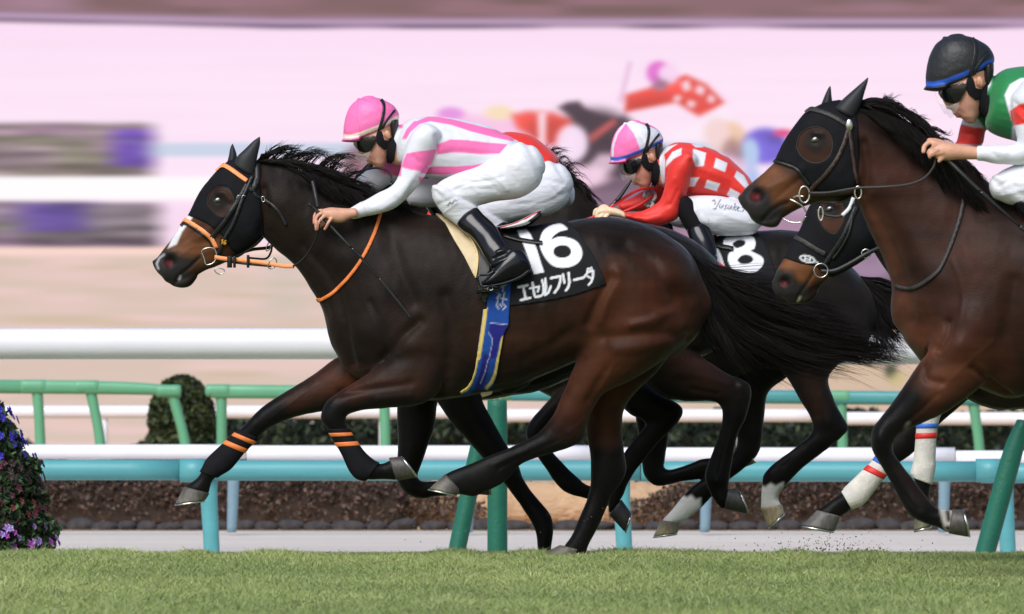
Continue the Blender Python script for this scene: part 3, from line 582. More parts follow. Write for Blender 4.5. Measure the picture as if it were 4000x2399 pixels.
# ------------------------------------------------------------------ horses
BAY, DARK, LEG, RED, TAN, MUZ = (.0130, .0082, .0062), (.0095, .0072, .0062), (.0052, .0047, .0045), (.062, .0195, .009), (.14, .056, .024), (.026, .023, .022)
def xf(rows, dx=0, dy=0, s=1.0, o=(0, 0), dep=1.0):
    out = []
    for r in rows:
        q = [o[0] + (r[0] - o[0]) * s + dx, o[1] + (r[1] - o[1]) * s + dy, o[0] + (r[2] - o[0]) * s + dx, o[1] + (r[3] - o[1]) * s + dy, r[4] * dep] + list(r[5:]); out.append(tuple(q))
    return out
def xp(pts, dx=0, dy=0, s=1.0, o=(0, 0)): return [(o[0] + (p[0] - o[0]) * s + dx, o[1] + (p[1] - o[1]) * s + dy) for p in pts]
HEAD = [(600, 1016, 632, 1080, .034), (618, 1000, 652, 1104, .052), (644, 966, 690, 1106, .058), (668, 934, 744, 1092, .056), (700, 886, 800, 1058, .056), (737, 838, 866, 1034, .068), (783, 750, 940, 995, .092), (845, 672, 1010, 935, .102), (910, 624, 1045, 900, .092), (985, 620, 1068, 850, .075)]
LIP = [(664, 1098, 686, 1120, .03), (690, 1088, 716, 1126, .036), (722, 1078, 748, 1116, .036), (752, 1066, 770, 1086, .032)]
NECK = [(925, 618, 990, 880, .075), (1010, 626, 1050, 950, .082), (1060, 630, 1085, 982, .086), (1160, 656, 1150, 1040, .09), (1280, 698, 1212, 1136, .105), (1420, 750, 1262, 1225, .13), (1560, 808, 1300, 1370, .165), (1700, 838, 1420, 1480, .20)]
TRUNK = [(1310, 1120, 1300, 1345, .07), (1360, 1030, 1345, 1440, .13), (1430, 950, 1440, 1500, .18), (1540, 868, 1580, 1560, .215), (1690, 838, 1720, 1562, .24), (1850, 882, 1850, 1544, .265), (2000, 896, 1990, 1520, .28), (2150, 874, 2120, 1468, .285), (2290, 851, 2270, 1410, .285), (2404, 848, 2420, 1400, .28), (2530, 878, 2560, 1400, .26), (2640, 940, 2660, 1375, .215), (2712, 1020, 2725, 1312, .15), (2755, 1120, 2755, 1250, .08)]
def hoof(cor, sole, y, w, parent, top, tip, name='hoof'):
    rows = [(*cor, w * .84), tuple((a * .45 + b * .55) for a, b in zip((*cor, w * .86), (*sole, w))), (*sole, w * 1.02)]
    V, Fs = loft(rows, y, n=26, sub=4, cap=.12); P = proj(V)
    a = (np.array(cor[:2]) + np.array(cor[2:])) / 2; b = (np.array(sole[:2]) + np.array(sole[2:])) / 2; d = b - a; L = np.linalg.norm(d); t = np.clip(((P - a) @ d) / L / L, 0, 1)[:, None]
    ln = .5 + .5 * np.sin(t * 40); C = np.array(top) * (1 - t) + np.array(tip) * t; C = C * (.88 + .2 * ln)
    h = mk(name, V, Fs, M['hoof'], parent, cols=C)
    e = d / L * 7; V, Fs = loft([(sole[0] + e[0] * .4, sole[1] + e[1] * .4, sole[2] + e[0] * .4, sole[3] + e[1] * .4, w * 1.0), (sole[0] + e[0] * 1.5, sole[1] + e[1] * 1.5, sole[2] + e[0] * 1.5, sole[3] + e[1] * 1.5, w * 1.0)], y, n=26, sub=1, cap=.04)
    mk('shoe', V, Fs, M['steel'], h); return h
def wrapleg(name, rows, y, rng, parent, m, grow=.006, cols=None):
    V, Fs = loft(rows, y, n=26, sub=8, grow=grow, rng=rng, cap=.12); return mk(name, V, Fs, m, parent)
def relax(me, iters, wf):
    V = vco(me); P = proj(V); w = wf(P[:, 0], P[:, 1])[:, None] * .6; e = np.empty(len(me.edges) * 2, np.int32); me.edges.foreach_get('vertices', e); e = e.reshape(-1, 2); i = np.r_[e[:, 0], e[:, 1]]; j = np.r_[e[:, 1], e[:, 0]]; n = len(V); deg = np.bincount(i, minlength=n)[:, None]
    for _ in range(iters):
        A = np.stack([np.bincount(i, V[j, k], n) for k in range(3)], 1) / deg; V = V + (A - V) * w
    me.vertices.foreach_set('co', V.ravel()); me.update()
def horse(label, y, lofts, base, strokes, ops, voxel=.0075, smooth=7, group='racing horses', loc=None, rx=None):
    root = thing('racehorse', label, 'horse', tuple(W(*loc, y)), group)
    me = fuse([loft(r, y + dy, n=26, **(k[0] if k else {})) if isinstance(r, list) else r for r, dy, *k in lofts], voxel, smooth)
    if rx: relax(me, 70, rx)
    sculpt(me, [(a, b_ * (.95 if h_ < 0 else 1.0), h_ * (1.45 if b_ > 9 else .8)) for a, b_, h_ in strokes]); bvh = None
    wrinkle(me, .0020, 26, (1, 1, .6), 3); wrinkle(me, .0011, 62, (1, 1, .5), 13); wrinkle(me, .0005, 130, (1, 1, .6), 23)
    bvh = tree_of(me); paint(me, base, ops, y); return root, me, bvh
GREY, PALE = c(72, 69, 65), c(100, 95, 84)

# ---------- the leading horse, number 16
Y0 = 0.0
NF = [(1600, 1290, 1760, 1420, .05), (1530, 1385, 1725, 1520, .085), (1452, 1448, 1655, 1574, .085), (1375, 1498, 1550, 1592, .07), (1312, 1540, 1432, 1602, .055), (1270, 1578, 1362, 1618, .05), (1253, 1638, 1350, 1642, .046), (1284, 1682, 1362, 1680, .037), (1310, 1725, 1386, 1720, .032), (1340, 1776, 1422, 1768, .034), (1372, 1842, 1452, 1796, .037), (1410, 1873, 1472, 1808, .035), (1490, 1873, 1494, 1811, .031), (1545, 1877, 1528, 1796, .037)]
FF = [(1420, 1330, 1460, 1560, .08), (1306, 1402, 1400, 1560, .08), (1207, 1474, 1290, 1602, .07), (1100, 1540, 1170, 1624, .056), (1025, 1588, 1100, 1650, .05), (978, 1634, 1050, 1674, .048), (935, 1680, 1008, 1712, .038), (880, 1730, 955, 1762, .034), (814, 1792, 900, 1828, .038), (794, 1828, 858, 1856, .04), (768, 1866, 830, 1880, .033), (722, 1900, 816, 1926, .038)]
NH = [(2330, 1000, 2640, 1130, .12), (2300, 1180, 2700, 1290, .17), (2292, 1318, 2600, 1400, .16), (2258, 1395, 2480, 1480, .12), (2205, 1521, 2360, 1540, .085), (2160, 1620, 2300, 1630, .068), (2104, 1690, 2284, 1690, .055), (2047, 1722, 2252, 1738, .05), (1978, 1752, 2130, 1778, .042), (1910, 1780, 2040, 1812, .036), (1850, 1806, 1975, 1880, .038), (1810, 1822, 1900, 1920, .042), (1782, 1832, 1850, 1940, .038), (1742, 1850, 1806, 1932, .042)]
FH = [(2330, 1250, 2660, 1340, .13), (2290, 1400, 2560, 1460, .11), (2290, 1560, 2446, 1580, .08), (2290, 1690, 2431, 1680, .06), (2304, 1770, 2440, 1770, .054), (2306, 1840, 2446, 1834, .052), (2303, 1905, 2424, 1890, .043), (2290, 1955, 2392, 1935, .036), (2262, 2025, 2352, 2020, .036), (2236, 2086, 2330, 2070, .038), (2200, 2138, 2300, 2130, .04), (2185, 2160, 2290, 2165, .04)]
PH = [(1955, 1500, 2070, 1500, .04), (1960, 1532, 2020, 1525, .03)]
S16 = [([(1640, 1255), (1590, 1300), (1548, 1350), (1500, 1400)], 22, -.010), ([(1640, 1340)], 85, .016), ([(1440, 1300)], 90, .014), ([(1740, 1160), (1765, 1300), (1750, 1440), (1720, 1520)], 30, -.010),
       ([(1190, 960), (1290, 1080), (1340, 1220), (1375, 1420)], 26, -.012), ([(1120, 800), (1230, 900), (1330, 1010)], 70, .010), ([(1520, 900), (1560, 1040), (1620, 1180)], 30, -.006), ([(1430, 1000), (1470, 1150)], 70, .008),
       ([(2440, 962), (2546, 1026), (2586, 1091), (2630, 1164), (2622, 1204)], 26, -.010), ([(2622, 1212), (2546, 1253), (2465, 1274)], 20, .011), ([(2364, 1318), (2525, 1305), (2687, 1318)], 26, -.011), ([(2500, 1130)], 110, .014), ([(2660, 1080)], 60, .008), ([(2300, 1265), (2335, 1185), (2390, 1090)], 24, -.014), ([(2345, 1250), (2370, 1160), (2410, 1070)], 26, .010), ([(2330, 920)], 55, .010), ([(2410, 1370), (2500, 1360), (2600, 1330)], 24, .007), ([(2365, 1450), (2300, 1560)], 18, -.006),
       ([(1330, 1535), (1450, 1520), (1600, 1500)], 16, -.007), ([(1480, 1560), (1600, 1545)], 14, .005), ([(2050, 1400), (2150, 1350), (2240, 1290)], 24, -.007), ([(1950, 1200), (2000, 1340)], 16, .003), ([(2040, 1200), (2080, 1330)], 16, .003), ([(2120, 1200), (2150, 1320)], 16, .003),
       ([(1760, 1330), (1830, 1420), (1960, 1455), (2110, 1425)], 7, .0022), ([(1830, 1420), (1870, 1380), (1960, 1350)], 6, .0016), ([(2400, 1420), (2350, 1520), (2300, 1620), (2220, 1690)], 7, .0028), ([(1400, 1470), (1330, 1540), (1290, 1590)], 6, .0022), ([(1230, 1500), (1130, 1580), (1050, 1640)], 6, .0022), ([(1560, 1380), (1480, 1430), (1400, 1450)], 7, .0025), ([(1340, 1260), (1380, 1340), (1400, 1430)], 9, .003), ([(720, 960), (770, 925), (820, 920)], 6, .0022), ([(700, 1005), (750, 965), (800, 960)], 6, .0018), ([(1060, 900), (1160, 1010), (1240, 1120), (1290, 1230)], 9, -.004), ([(1450, 1180), (1500, 1290), (1520, 1380)], 14, -.004), ([(2180, 1720), (2060, 1775), (1950, 1830)], 8, -.004), ([(2240, 1700)], 26, .006), ([(2060, 1760), (1930, 1815)], 9, .003),
       ([(662, 1020)], 26, -.014), ([(660, 1022), (640, 990), (680, 985)], 9, .004), ([(778, 1006), (740, 1045), (707, 1071), (678, 1113)], 7, -.009), ([(770, 930), (850, 870), (900, 820)], 18, .007), ([(700, 960), (780, 900)], 20, -.004), ([(855, 752), (880, 756), (900, 780)], 12, .006), ([(853, 784)], 13, -.004), ([(960, 880)], 60, .010), ([(1020, 900), (1040, 820), (1030, 740)], 18, -.010), ([(1115, 640), (1240, 720), (1400, 830)], 40, .006)]
P16 = [poly([(1290, 1560), (1500, 1440), (2300, 1400), (2340, 2200), (500, 2200), (700, 1560)], DARK, 60), line([(2260, 1540), (2120, 1690), (1900, 1800), (1780, 1880)], 190, LEG, 50), line([(2370, 1700), (2370, 1900), (2230, 2150)], 190, LEG, 60), line([(1330, 1560), (1300, 1650), (1400, 1830), (1540, 1840)], 140, LEG, 30), line([(1180, 1560), (1000, 1660), (770, 1880)], 150, LEG, 40),
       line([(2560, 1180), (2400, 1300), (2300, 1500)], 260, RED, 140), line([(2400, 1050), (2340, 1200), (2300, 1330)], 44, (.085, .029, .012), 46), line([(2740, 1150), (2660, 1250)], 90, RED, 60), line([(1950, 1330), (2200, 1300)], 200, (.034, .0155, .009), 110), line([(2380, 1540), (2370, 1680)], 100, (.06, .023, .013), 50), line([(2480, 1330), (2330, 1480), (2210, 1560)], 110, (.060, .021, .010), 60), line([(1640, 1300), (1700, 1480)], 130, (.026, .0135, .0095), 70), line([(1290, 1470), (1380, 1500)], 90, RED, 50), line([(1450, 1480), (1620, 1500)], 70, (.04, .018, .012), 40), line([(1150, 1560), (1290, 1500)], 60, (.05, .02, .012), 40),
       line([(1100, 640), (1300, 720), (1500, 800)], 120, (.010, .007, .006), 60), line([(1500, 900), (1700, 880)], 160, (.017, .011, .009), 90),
       poly([(640, 970), (735, 840), (880, 880), (900, 1010), (800, 1040), (700, 1060)], TAN, 26), poly([(940, 640), (760, 790), (740, 840), (900, 960), (1020, 900), (1020, 700)], (.045, .020, .013), 20), line([(780, 900), (860, 880)], 60, (.06, .025, .016), 30), poly([(590, 1000), (660, 975), (720, 1000), (790, 1005), (740, 1060), (720, 1130), (600, 1130)], MUZ, 16), line([(853, 785), (856, 787)], 84, (.012, .009, .008), 16),
       poly([(736, 838), (752, 850), (712, 905), (690, 955), (656, 970), (672, 930), (700, 880)], (.68, .67, .68), 4), line([(662, 1020), (664, 1024)], 58, (.006, .005, .005), 12), line([(656, 1028), (664, 1030)], 22, (.09, .012, .014), 8), line([(618, 1050), (612, 1030), (622, 1008), (640, 995)], 7, (.4, .4, .42), 4), line([(778, 1006), (740, 1045), (707, 1071), (684, 1105)], 6, (.006, .005, .005), 4), line([(704, 1080), (700, 1090)], 8, (.35, .35, .35), 4),
       line([(905, 1602), (890, 1608)], 20, (.2, .18, .15), 6)]
h16, me, B16 = horse('dark bay racehorse wearing number 16, galloping in front with orange bridle straps', Y0,
    [(HEAD, 0), (LIP, 0), (blob(955, 885, 92, 80, .088, Y0, .9), 0), (NECK, 0), (TRUNK, 0, dict(expo=2.25)), (NF, -.15), (FF, .14), (NH, -.12), (FH, .12), (PH, 0), (blob(2530, 1110, 210, 200, .275, Y0, .3), 0), (blob(1600, 1350, 140, 130, .2, Y0 - .03, .4), 0)],
    BAY, S16, P16, voxel=.007, loc=(2240, 2160), rx=lambda x, y: np.clip((1440 - y) / 120, 0, 1) * np.clip((x - 1080) / 150, 0, 1))
b16 = link_mesh('body', me, M['coat'], h16)
for px, nm in ((853, 'eye'),):
    l, n = surf(B16, 853, 786, 0, 0); mk('eye', *blob(853, 785, 23, 18, .016, l.y + .010, .3), M['eye'], h16)
mk('eye', *blob(790, 770, 16, 14, .014, .095, .3), M['eye'], h16)
EARN = [(915, 640, 992, 688, .035), (926, 612, 1001, 640, .034), (956, 583, 1008, 600, .028), (988, 552, 1016, 563, .016), (1013, 534, 1016, 538, .004)]
EARF = [(882, 650, 925, 640, .03), (893, 612, 925, 606, .026), (899, 580, 918, 583, .018), (907, 562, 910, 563, .004)]
mk('ear', *loft(EARN, -.055, cap=.3), M['ear'], h16); mk('ear', *loft(EARF, .06, cap=.3), M['ear'], h16)
for r, yy in ((EARN, -.055), ): pass
z1 = lambda pts: [(500 + x / 3.091, 500 + y / 3.091) for x, y in pts]
z2 = lambda pts: [(500 + x / 3.091, 780 + y / 3.091) for x, y in pts]
z3 = lambda pts: [(1200 + x / 2.473, 800 + y / 2.473) for x, y in pts]
z4 = lambda pts: [(2000 + x / 2.473, 800 + y / 2.473) for x, y in pts]
HOOD16 = [(985, 616), (930, 610), (902, 620), (876, 640), (848, 664), (814, 710), (780, 748), (763, 781), (745, 814), (731, 840), (768, 853), (807, 872), (840, 896), (872, 922), (904, 974), (935, 994), (992, 948), (1030, 922), (1027, 870), (1020, 800), (1014, 700), (1013, 640)]
hole16 = crv(z1([(960, 880), (985, 790), (1050, 722), (1130, 710), (1210, 725), (1262, 800), (1280, 890), (1230, 980), (1165, 1065), (1095, 1062), (1020, 1000), (970, 935)]), 3, True)
hood = link_mesh('hood', drape(HOOD16, B16, .004, 9, 0, hole16), M['black_cloth'], h16)
mk('hood_edge', *tube([tuple(surf(B16, p[0], p[1], 0, 0)[0] + surf(B16, p[0], p[1], 0, 0)[1] * .003) for p in hole16], .0014, closed=True), M['leather'], hood)
br = strap('bridle', z1([(1440, 680), (1330, 870), (1170, 1120), (1030, 1290), (1010, 1330)]), 17, B16, M['leather'], h16, .010)
strap('cheek_strap', [(985, 690), (950, 768), (911, 872), (880, 925), (862, 975), (846, 1000)], 13, B16, M['leather'], br, .012)
strap('head_strap', [(1005, 640), (1004, 700), (985, 740), (966, 722)], 22, B16, M['leather'], br, .009)
strap('throat_strap', [(985, 735), (1000, 765), (1030, 778), (1076, 812), (1100, 845), (1118, 880)], 13, B16, M['leather'], br, .008)
strap('chin_strap', [(845, 985), (900, 1000), (935, 992), (990, 955), (1030, 918)], 9, B16, M['leather'], br, .009)
strap('browband', [(845, 668), (862, 653), (884, 653), (925, 680), (964, 708)], 16, B16, M['peach'], br, .011)
strap('noseband', [(706, 872), (716, 862), (732, 864), (768, 884), (800, 906), (826, 930), (838, 950), (846, 968)], 16, B16, M['peach'], br, .010)
strap('noseband_lining', [(708, 884), (716, 874), (732, 876), (766, 896), (798, 919), (820, 940), (832, 962)], 12, B16, M['leather'], br, .007)
mk('bit_ring', *ptube([(788, 983, -.082), (800, 972, -.085), (820, 968, -.085), (838, 974, -.084), (846, 1000, -.083), (834, 1026, -.083), (806, 1034, -.082), (797, 1008, -.082)], .0036, closed=True), M['steel'], br)
mk('bit_ring', *ptube([(838, 1055, -.06), (850, 1048, -.06), (872, 1052, -.06), (876, 1062, -.06), (860, 1072, -.06), (846, 1066, -.06)], .0026, closed=True), M['steel'], br)
def flatrib(pts, wd, th, y=None):
    """a flat strap hanging free: (px,py,y) centre line, width in px"""
    q = crom(pts, 6); t = np.gradient(q[:, :2], axis=0); t /= np.linalg.norm(t, axis=1)[:, None] + 1e-9; n = np.stack([-t[:, 1], t[:, 0]], 1) * wd / 2; V = []
    for i in range(len(q)):
        for sg, dy in ((1, -th), (1, th), (-1, th), (-1, -th)): V.append(W(q[i, 0] + n[i, 0] * sg, q[i, 1] + n[i, 1] * sg, q[i, 2] + dy))
    Fs = [(i * 4 + k, i * 4 + (k + 1) % 4, i * 4 + 4 + (k + 1) % 4, i * 4 + 4 + k) for i in range(len(q) - 1) for k in range(4)]; m = len(q) - 1
    return np.array(V), Fs + [(3, 2, 1, 0), tuple(m * 4 + k for k in range(4))]
rein = mk('reins', *flatrib([(838, 1004, -.085), (880, 1011, -.088), (960, 1018, -.10), (1050, 1030, -.115), (1110, 1040, -.125), (1150, 1040, -.13)], 16, .0012), M['peach'], h16)
mk('rein_grip', *ptube([(1145, 1040, -.132), (1178, 1018, -.15), (1210, 978, -.17), (1238, 920, -.20), (1247, 878, -.215), (1250, 845, -.22)], .0052), M['leather'], rein)
mk('rein_edge', *flatrib([(838, 1012, -.080), (920, 1026, -.088), (990, 1034, -.10), (1060, 1040, -.11)], 9, .0012), M['leather'], rein)
for q in (897, 916, 969): mk('keeper', *flatrib([(q, 1000 + (q - 890) * .05 - (8 if q > 950 else 0), -.105), (q, 1022, -.105), (q, 1046, -.1)], 11 if q != 897 else 20, .005), M['leather'], rein)
mk('rein_ring', *ptube([(1048, 1044, -.115), (1052, 1022, -.118), (1068, 1008, -.115), (1080, 1018, -.112), (1076, 1040, -.11), (1060, 1050, -.112)], .0028, closed=True), M['steel'], rein)
r2 = mk('reins', *flatrib([(930, 992, .07), (985, 975, .09), (1045, 968, .11), (1070, 955, .12)], 13, .0012), M['leather'], h16)
mk('rein_ring', *ptube([(1040, 980, .09), (1044, 958, .09), (1054, 945, .09), (1060, 955, .09), (1052, 975, .09)], .0026, closed=True), M['steel'], r2)
mk('rein_edge', *flatrib([(1064, 950, .1), (1058, 985, .1), (1040, 1010, .08), (1000, 1010, .02), (965, 1006, -.05)], 8, .0012), M['leather'], r2)
mk('buckle', *ptube([(1025, 788, -.125), (1022, 772, -.125), (1030, 768, -.125), (1034, 784, -.125)], .0022, closed=True), M['steel'], br)
for q in ((930, 770), (949, 770)): l, n = surf(B16, q[0], q[1], 0, 0); mk('buckle', *ptube([(q[0] - 6, q[1] + 6, l.y - .016), (q[0], q[1] - 6, l.y - .016), (q[0] + 10, q[1] - 4, l.y - .016)], .0022), M['steel'], br)
# number tag on the bridle
me = drape(z1([(1128, 1318), (1208, 1350), (1180, 1425), (1108, 1385)]), B16, .014, 2.0); GOLD = c(240, 180, 60)
paint(me, (.012, .012, .012), [line(z1([(1142, 1350), (1134, 1396)]), 4, GOLD, 1.2), line(z1([(1132, 1356), (1142, 1350)]), 3, GOLD, 1.2), line(z1([(1180, 1360), (1166, 1366), (1158, 1384), (1162, 1402), (1176, 1402), (1180, 1388), (1168, 1382), (1160, 1388)]), 3.5, GOLD, 1.2)]); link_mesh('number_tag', me, M['cloth'], br)
# neck strap
strap('neck_strap', z3([(708, 88), (640, 300), (530, 520), (400, 700), (250, 850), (125, 922), (112, 900)]), 13, B16, M['orange'], h16, .007)
# number cloth, saddle and girth
CL16 = [(1935, 925), (1960, 900), (2050, 872), (2150, 862), (2206, 860), (2259, 909), (2307, 982), (2348, 1059), (2366, 1111), (2243, 1152), (2121, 1178), (2000, 1194), (1978, 1196), (1984, 1100), (1960, 1000)]
WH = (.80, .81, .83)
me = drape(CL16, B16, .008, 4.2, 0, None, .005)
K = lambda *p: z4(p)
paint(me, (.013, .0135, .015), [poly(K((48, 245), (140, 237), (178, 285), (208, 350), (238, 425), (262, 500), (285, 575), (312, 652), (214, 672), (190, 610), (160, 520), (128, 430), (95, 345)), WH, 1.6),
  poly(crv(K((475, 185), (522, 216), (532, 240), (465, 258), (408, 296), (382, 335), (440, 312), (530, 315), (620, 352), (672, 425), (676, 500), (640, 560), (572, 598), (485, 610), (400, 592), (332, 530), (286, 450), (267, 380), (275, 312), (302, 252), (350, 212), (410, 190)), 4, True), WH, 1.6), poly(crv(K((400, 450), (420, 412), (472, 391), (530, 396), (566, 430), (568, 468), (540, 500), (490, 512), (440, 505), (410, 482)), 4, True), (.013, .0135, .015), 1.6)] +
  [line(K(*q), w, WH, 1.5) for q, w in [(((64, 796), (150, 778)), 9), (((108, 790), (132, 905)), 9.5), (((86, 920), (176, 900)), 9), (((172, 808), (262, 790), (250, 838)), 8), (((198, 752), (216, 872), (226, 890), (278, 882)), 9), (((292, 728), (306, 800), (304, 850), (294, 868)), 8.5), (((322, 716), (328, 800), (318, 872), (350, 850), (374, 790)), 9), (((378, 708), (468, 690), (466, 740), (448, 800), (412, 848)), 9.5), (((492, 674), (506, 752)), 9), (((546, 660), (556, 750), (542, 800), (522, 826)), 9.5), (((600, 726), (692, 704)), 9.5), (((734, 618), (726, 660), (700, 694)), 8), (((726, 650), (784, 640), (782, 700), (766, 745), (742, 772)), 8.5), (((728, 690), (768, 712)), 7), (((748, 612), (756, 630)), 5.5), (((766, 606), (774, 626)), 5.5)]])
link_mesh('number_cloth', me, M['cloth'], h16)
sad = link_mesh('saddle', drape(z3([(1290, 100), (1480, 60), (1640, 60), (1850, 220), (1880, 300), (1800, 500), (1760, 700), (1760, 880), (1720, 960), (1660, 880), (1640, 720), (1652, 600), (1650, 480), (1600, 370), (1500, 270), (1400, 190)]), B16, .016, 9, 0, None, .012), M['leather'], h16)
link_mesh('saddle_pad', drape(z3([(1238, 98), (1330, 185), (1420, 350), (1520, 510), (1612, 690), (1634, 712), (1648, 600), (1650, 490), (1602, 375), (1510, 275), (1410, 195), (1290, 112)]), B16, .012, 8, 0, None, .010), M['pad_cream'], sad)
mk('pad_edge', *tube([tuple(surf(B16, p[0], p[1], 0, 0)[0] + surf(B16, p[0], p[1], 0, 0)[1] * .016) for p in crv(z3([(1300, 118), (1410, 198), (1510, 280), (1602, 380), (1646, 490), (1646, 600), (1630, 712)]), 4)], .004), mat('pad_edge', col=(.80, .62, .25), rough=.6), sad)
V, Fs = loft([(1938, 886, 1944, 897, .10), (2000, 872, 2012, 895, .15), (2055, 848, 2075, 878, .16), (2098, 824, 2112, 846, .15), (2110, 820, 2117, 830, .12)], -.02, cap=.4)
mk('cantle', V, Fs, M['gloss_black'], sad)
V, Fs = loft([(1952, 889, 1955, 893, .02), (2000, 874, 2006, 889, .03), (2050, 853, 2066, 873, .03), (2094, 828, 2102, 838, .02)], -.15, cap=.3); C = np.tile(np.array((.75, .74, .75)), (len(V), 1)); P = proj(V); C[segd(P, np.array([(1945, 886), (2000, 871), (2050, 850), (2096, 826)])) < 7] = (.55, .02, .03)
mk('cantle_panel', V, Fs, M['cloth'], sad, cols=C)
GL = z3([(1752, 740), (1742, 860), (1738, 1005), (1702, 1012), (1690, 1100), (1670, 1250), (1640, 1470)]) + [(1856, 1440), (1843, 1480), (1825, 1508), (1797, 1526), (1808, 1540), (1836, 1530), (1846, 1518), (1880, 1516), (1904, 1520), (1924, 1506), (1940, 1460), (1950, 1400)] + z3([(1880, 1350), (1896, 1268), (1945, 1150), (1960, 900), (1968, 740)])
me = drape(GL, B16, .011, 4.5, 0, None, .006); BL, DB, YEL = (.018, .075, .33), (.020, .022, .20), (.75, .58, .14)
Z6 = lambda *p: [(1400 + x / 2.473, 1400 + y / 2.473) for x, y in p]
gl2 = [q for q in z3([(1722, 1005), (1712, 1100), (1690, 1250), (1655, 1480)])] + Z6((1142, 0), (1118, 130), (1085, 230), (1040, 300), (985, 322))
paint(me, BL, [line(gl2, 15, YEL, 2), line(z3([(1890, 1270), (1870, 1390), (1850, 1484)]) + Z6((1352, 0), (1325, 140), (1285, 230), (1240, 285)), 12, YEL, 2), poly(z3([(1768, 1150), (1935, 1160), (1915, 1255), (1880, 1275), (1850, 1340), (1820, 1484), (1750, 1484), (1790, 1340), (1785, 1280), (1750, 1235)]), DB, 2), line(Z6((1235, 0), (1215, 120), (1190, 220), (1160, 280)), 30, DB, 3), line(z3([(1770, 1142), (1932, 1158)]), 3, (.5, .5, .6), 1.5), line(z3([(1752, 1235), (1786, 1290), (1785, 1350), (1758, 1480)]) + Z6((1250, 20), (1225, 130), (1180, 240)), 2.5, (.45, .45, .6), 1.5)] +
  [line(z3(q), 4.5, (.62, .63, .68), 1.8) for q in [[(1870, 795), (1925, 770)], [(1896, 755), (1890, 835)], [(1830, 900), (1868, 870)], [(1852, 860), (1830, 975), (1848, 1005)], [(1866, 900), (1926, 915)], [(1905, 850), (1885, 950), (1920, 985), (1890, 1012)], [(1880, 985), (1860, 960)]]])
link_mesh('girth', me, M['cloth'], h16)
mk('girth_end', *loft([(1880, 1520, 1886, 1552, .012), (1905, 1512, 1920, 1540, .012), (1918, 1500, 1924, 1520, .008)], -.05), M['pad_cream'], h16)
# stirrup leather tail lying over the cloth
strap('strap_tail', [(1968, 930), (2020, 944), (2070, 952), (2110, 956), (2122, 957)], 13, B16, M['leather'], sad, .020)
# leg bandages
ban = wrapleg('bandage', FF, .14, (6.0, 9.4), h16, M['black_cloth'], .007)
for r in ((6.25, 6.48), (6.85, 7.08)): wrapleg('tape', FF, .14, r, ban, M['orange'], .0095)
ban = wrapleg('bandage', NF, -.15, (6.9, 11.3), h16, M['black_cloth'], .007)
for r in ((7.25, 7.55), (8.1, 8.4)): wrapleg('tape', NF, -.15, r, ban, M['orange'], .0095)
hoof((1551, 1878, 1520, 1788), (1622, 1866, 1562, 1784), -.15, .05, h16, GREY, GREY)
hoof((720, 1902, 818, 1928), (684, 1968, 804, 1952), .14, .052, h16, GREY, PALE)
hoof((1738, 1852, 1808, 1924), (1678, 1908, 1790, 1932), -.12, .052, h16, GREY, PALE)
hoof((2185, 2130, 2280, 2152), (2110, 2166, 2260, 2172), .12, .052, h16, PALE, PALE)
# mane and tail
MG = [[(1005, 628), (1030, 604), (1080, 590), (1130, 596)], [(1060, 632), (1095, 596), (1160, 580), (1235, 588)], [(1130, 650), (1170, 605), (1230, 585), (1300, 612)], [(1200, 672), (1240, 618), (1290, 596), (1350, 640)], [(1280, 700), (1315, 645), (1360, 628), (1425, 650)], [(1345, 725), (1370, 695), (1400, 690), (1440, 705)], [(1400, 750), (1430, 735), (1450, 735), (1490, 750)]]
MB_ = [[(1005, 634), (1040, 626), (1080, 634), (1120, 650)], [(1080, 636), (1130, 632), (1190, 650), (1240, 676)], [(1160, 656), (1220, 650), (1290, 676), (1350, 705)], [(1250, 690), (1310, 685), (1380, 712), (1450, 735)], [(1350, 730), (1420, 745), (1490, 775), (1560, 805)], [(1450, 775), (1520, 795), (1600, 815), (1680, 838)]]
MS = [[(1120, 655), (1160, 676), (1210, 700), (1270, 730)], [(1220, 680), (1260, 716), (1300, 750), (1350, 790)], [(1310, 715), (1345, 755), (1380, 790), (1430, 825)], [(1400, 750), (1440, 785), (1490, 810), (1560, 825)]]
def hairset(parent, name, sets):
    Vs = []; Qs = []; o = 0
    for a in sets:
        V, Q = hair(**a); Vs.append(V); Qs.append(Q + o); o += len(V)
    return mkfast(name, np.vstack(Vs), np.vstack(Qs), M['hair'], parent, smooth=True)
hairset(h16, 'mane', [dict(guides=MG, n=560, y0=0, yspread=.03, r=.0014, jit=.04, curl=.008, minlen=.4, seed=1, clump=10), dict(guides=MB_, n=1500, y0=-.02, yspread=.06, r=.0017, jit=.018, curl=.006, seed=2), dict(guides=MS, n=800, y0=-.125, yspread=.02, r=.0017, jit=.02, curl=.006, seed=3)])
TG = [[(2700, 985), (2755, 1030), (2840, 1085), (2950, 1115), (3080, 1110)], [(2715, 1005), (2790, 1065), (2930, 1120), (3100, 1150), (3280, 1190)], [(2722, 1020), (2810, 1080), (2950, 1170), (3150, 1240), (3420, 1330)], [(2728, 1035), (2810, 1120), (2950, 1230), (3180, 1310), (3560, 1395)], [(2735, 1050), (2800, 1150), (2920, 1280), (3150, 1370), (3500, 1410)], [(2735, 1060), (2780, 1170), (2840, 1300), (2960, 1400), (3150, 1470)], [(2735, 1070), (2750, 1190), (2760, 1310), (2800, 1390), (2860, 1440)]]
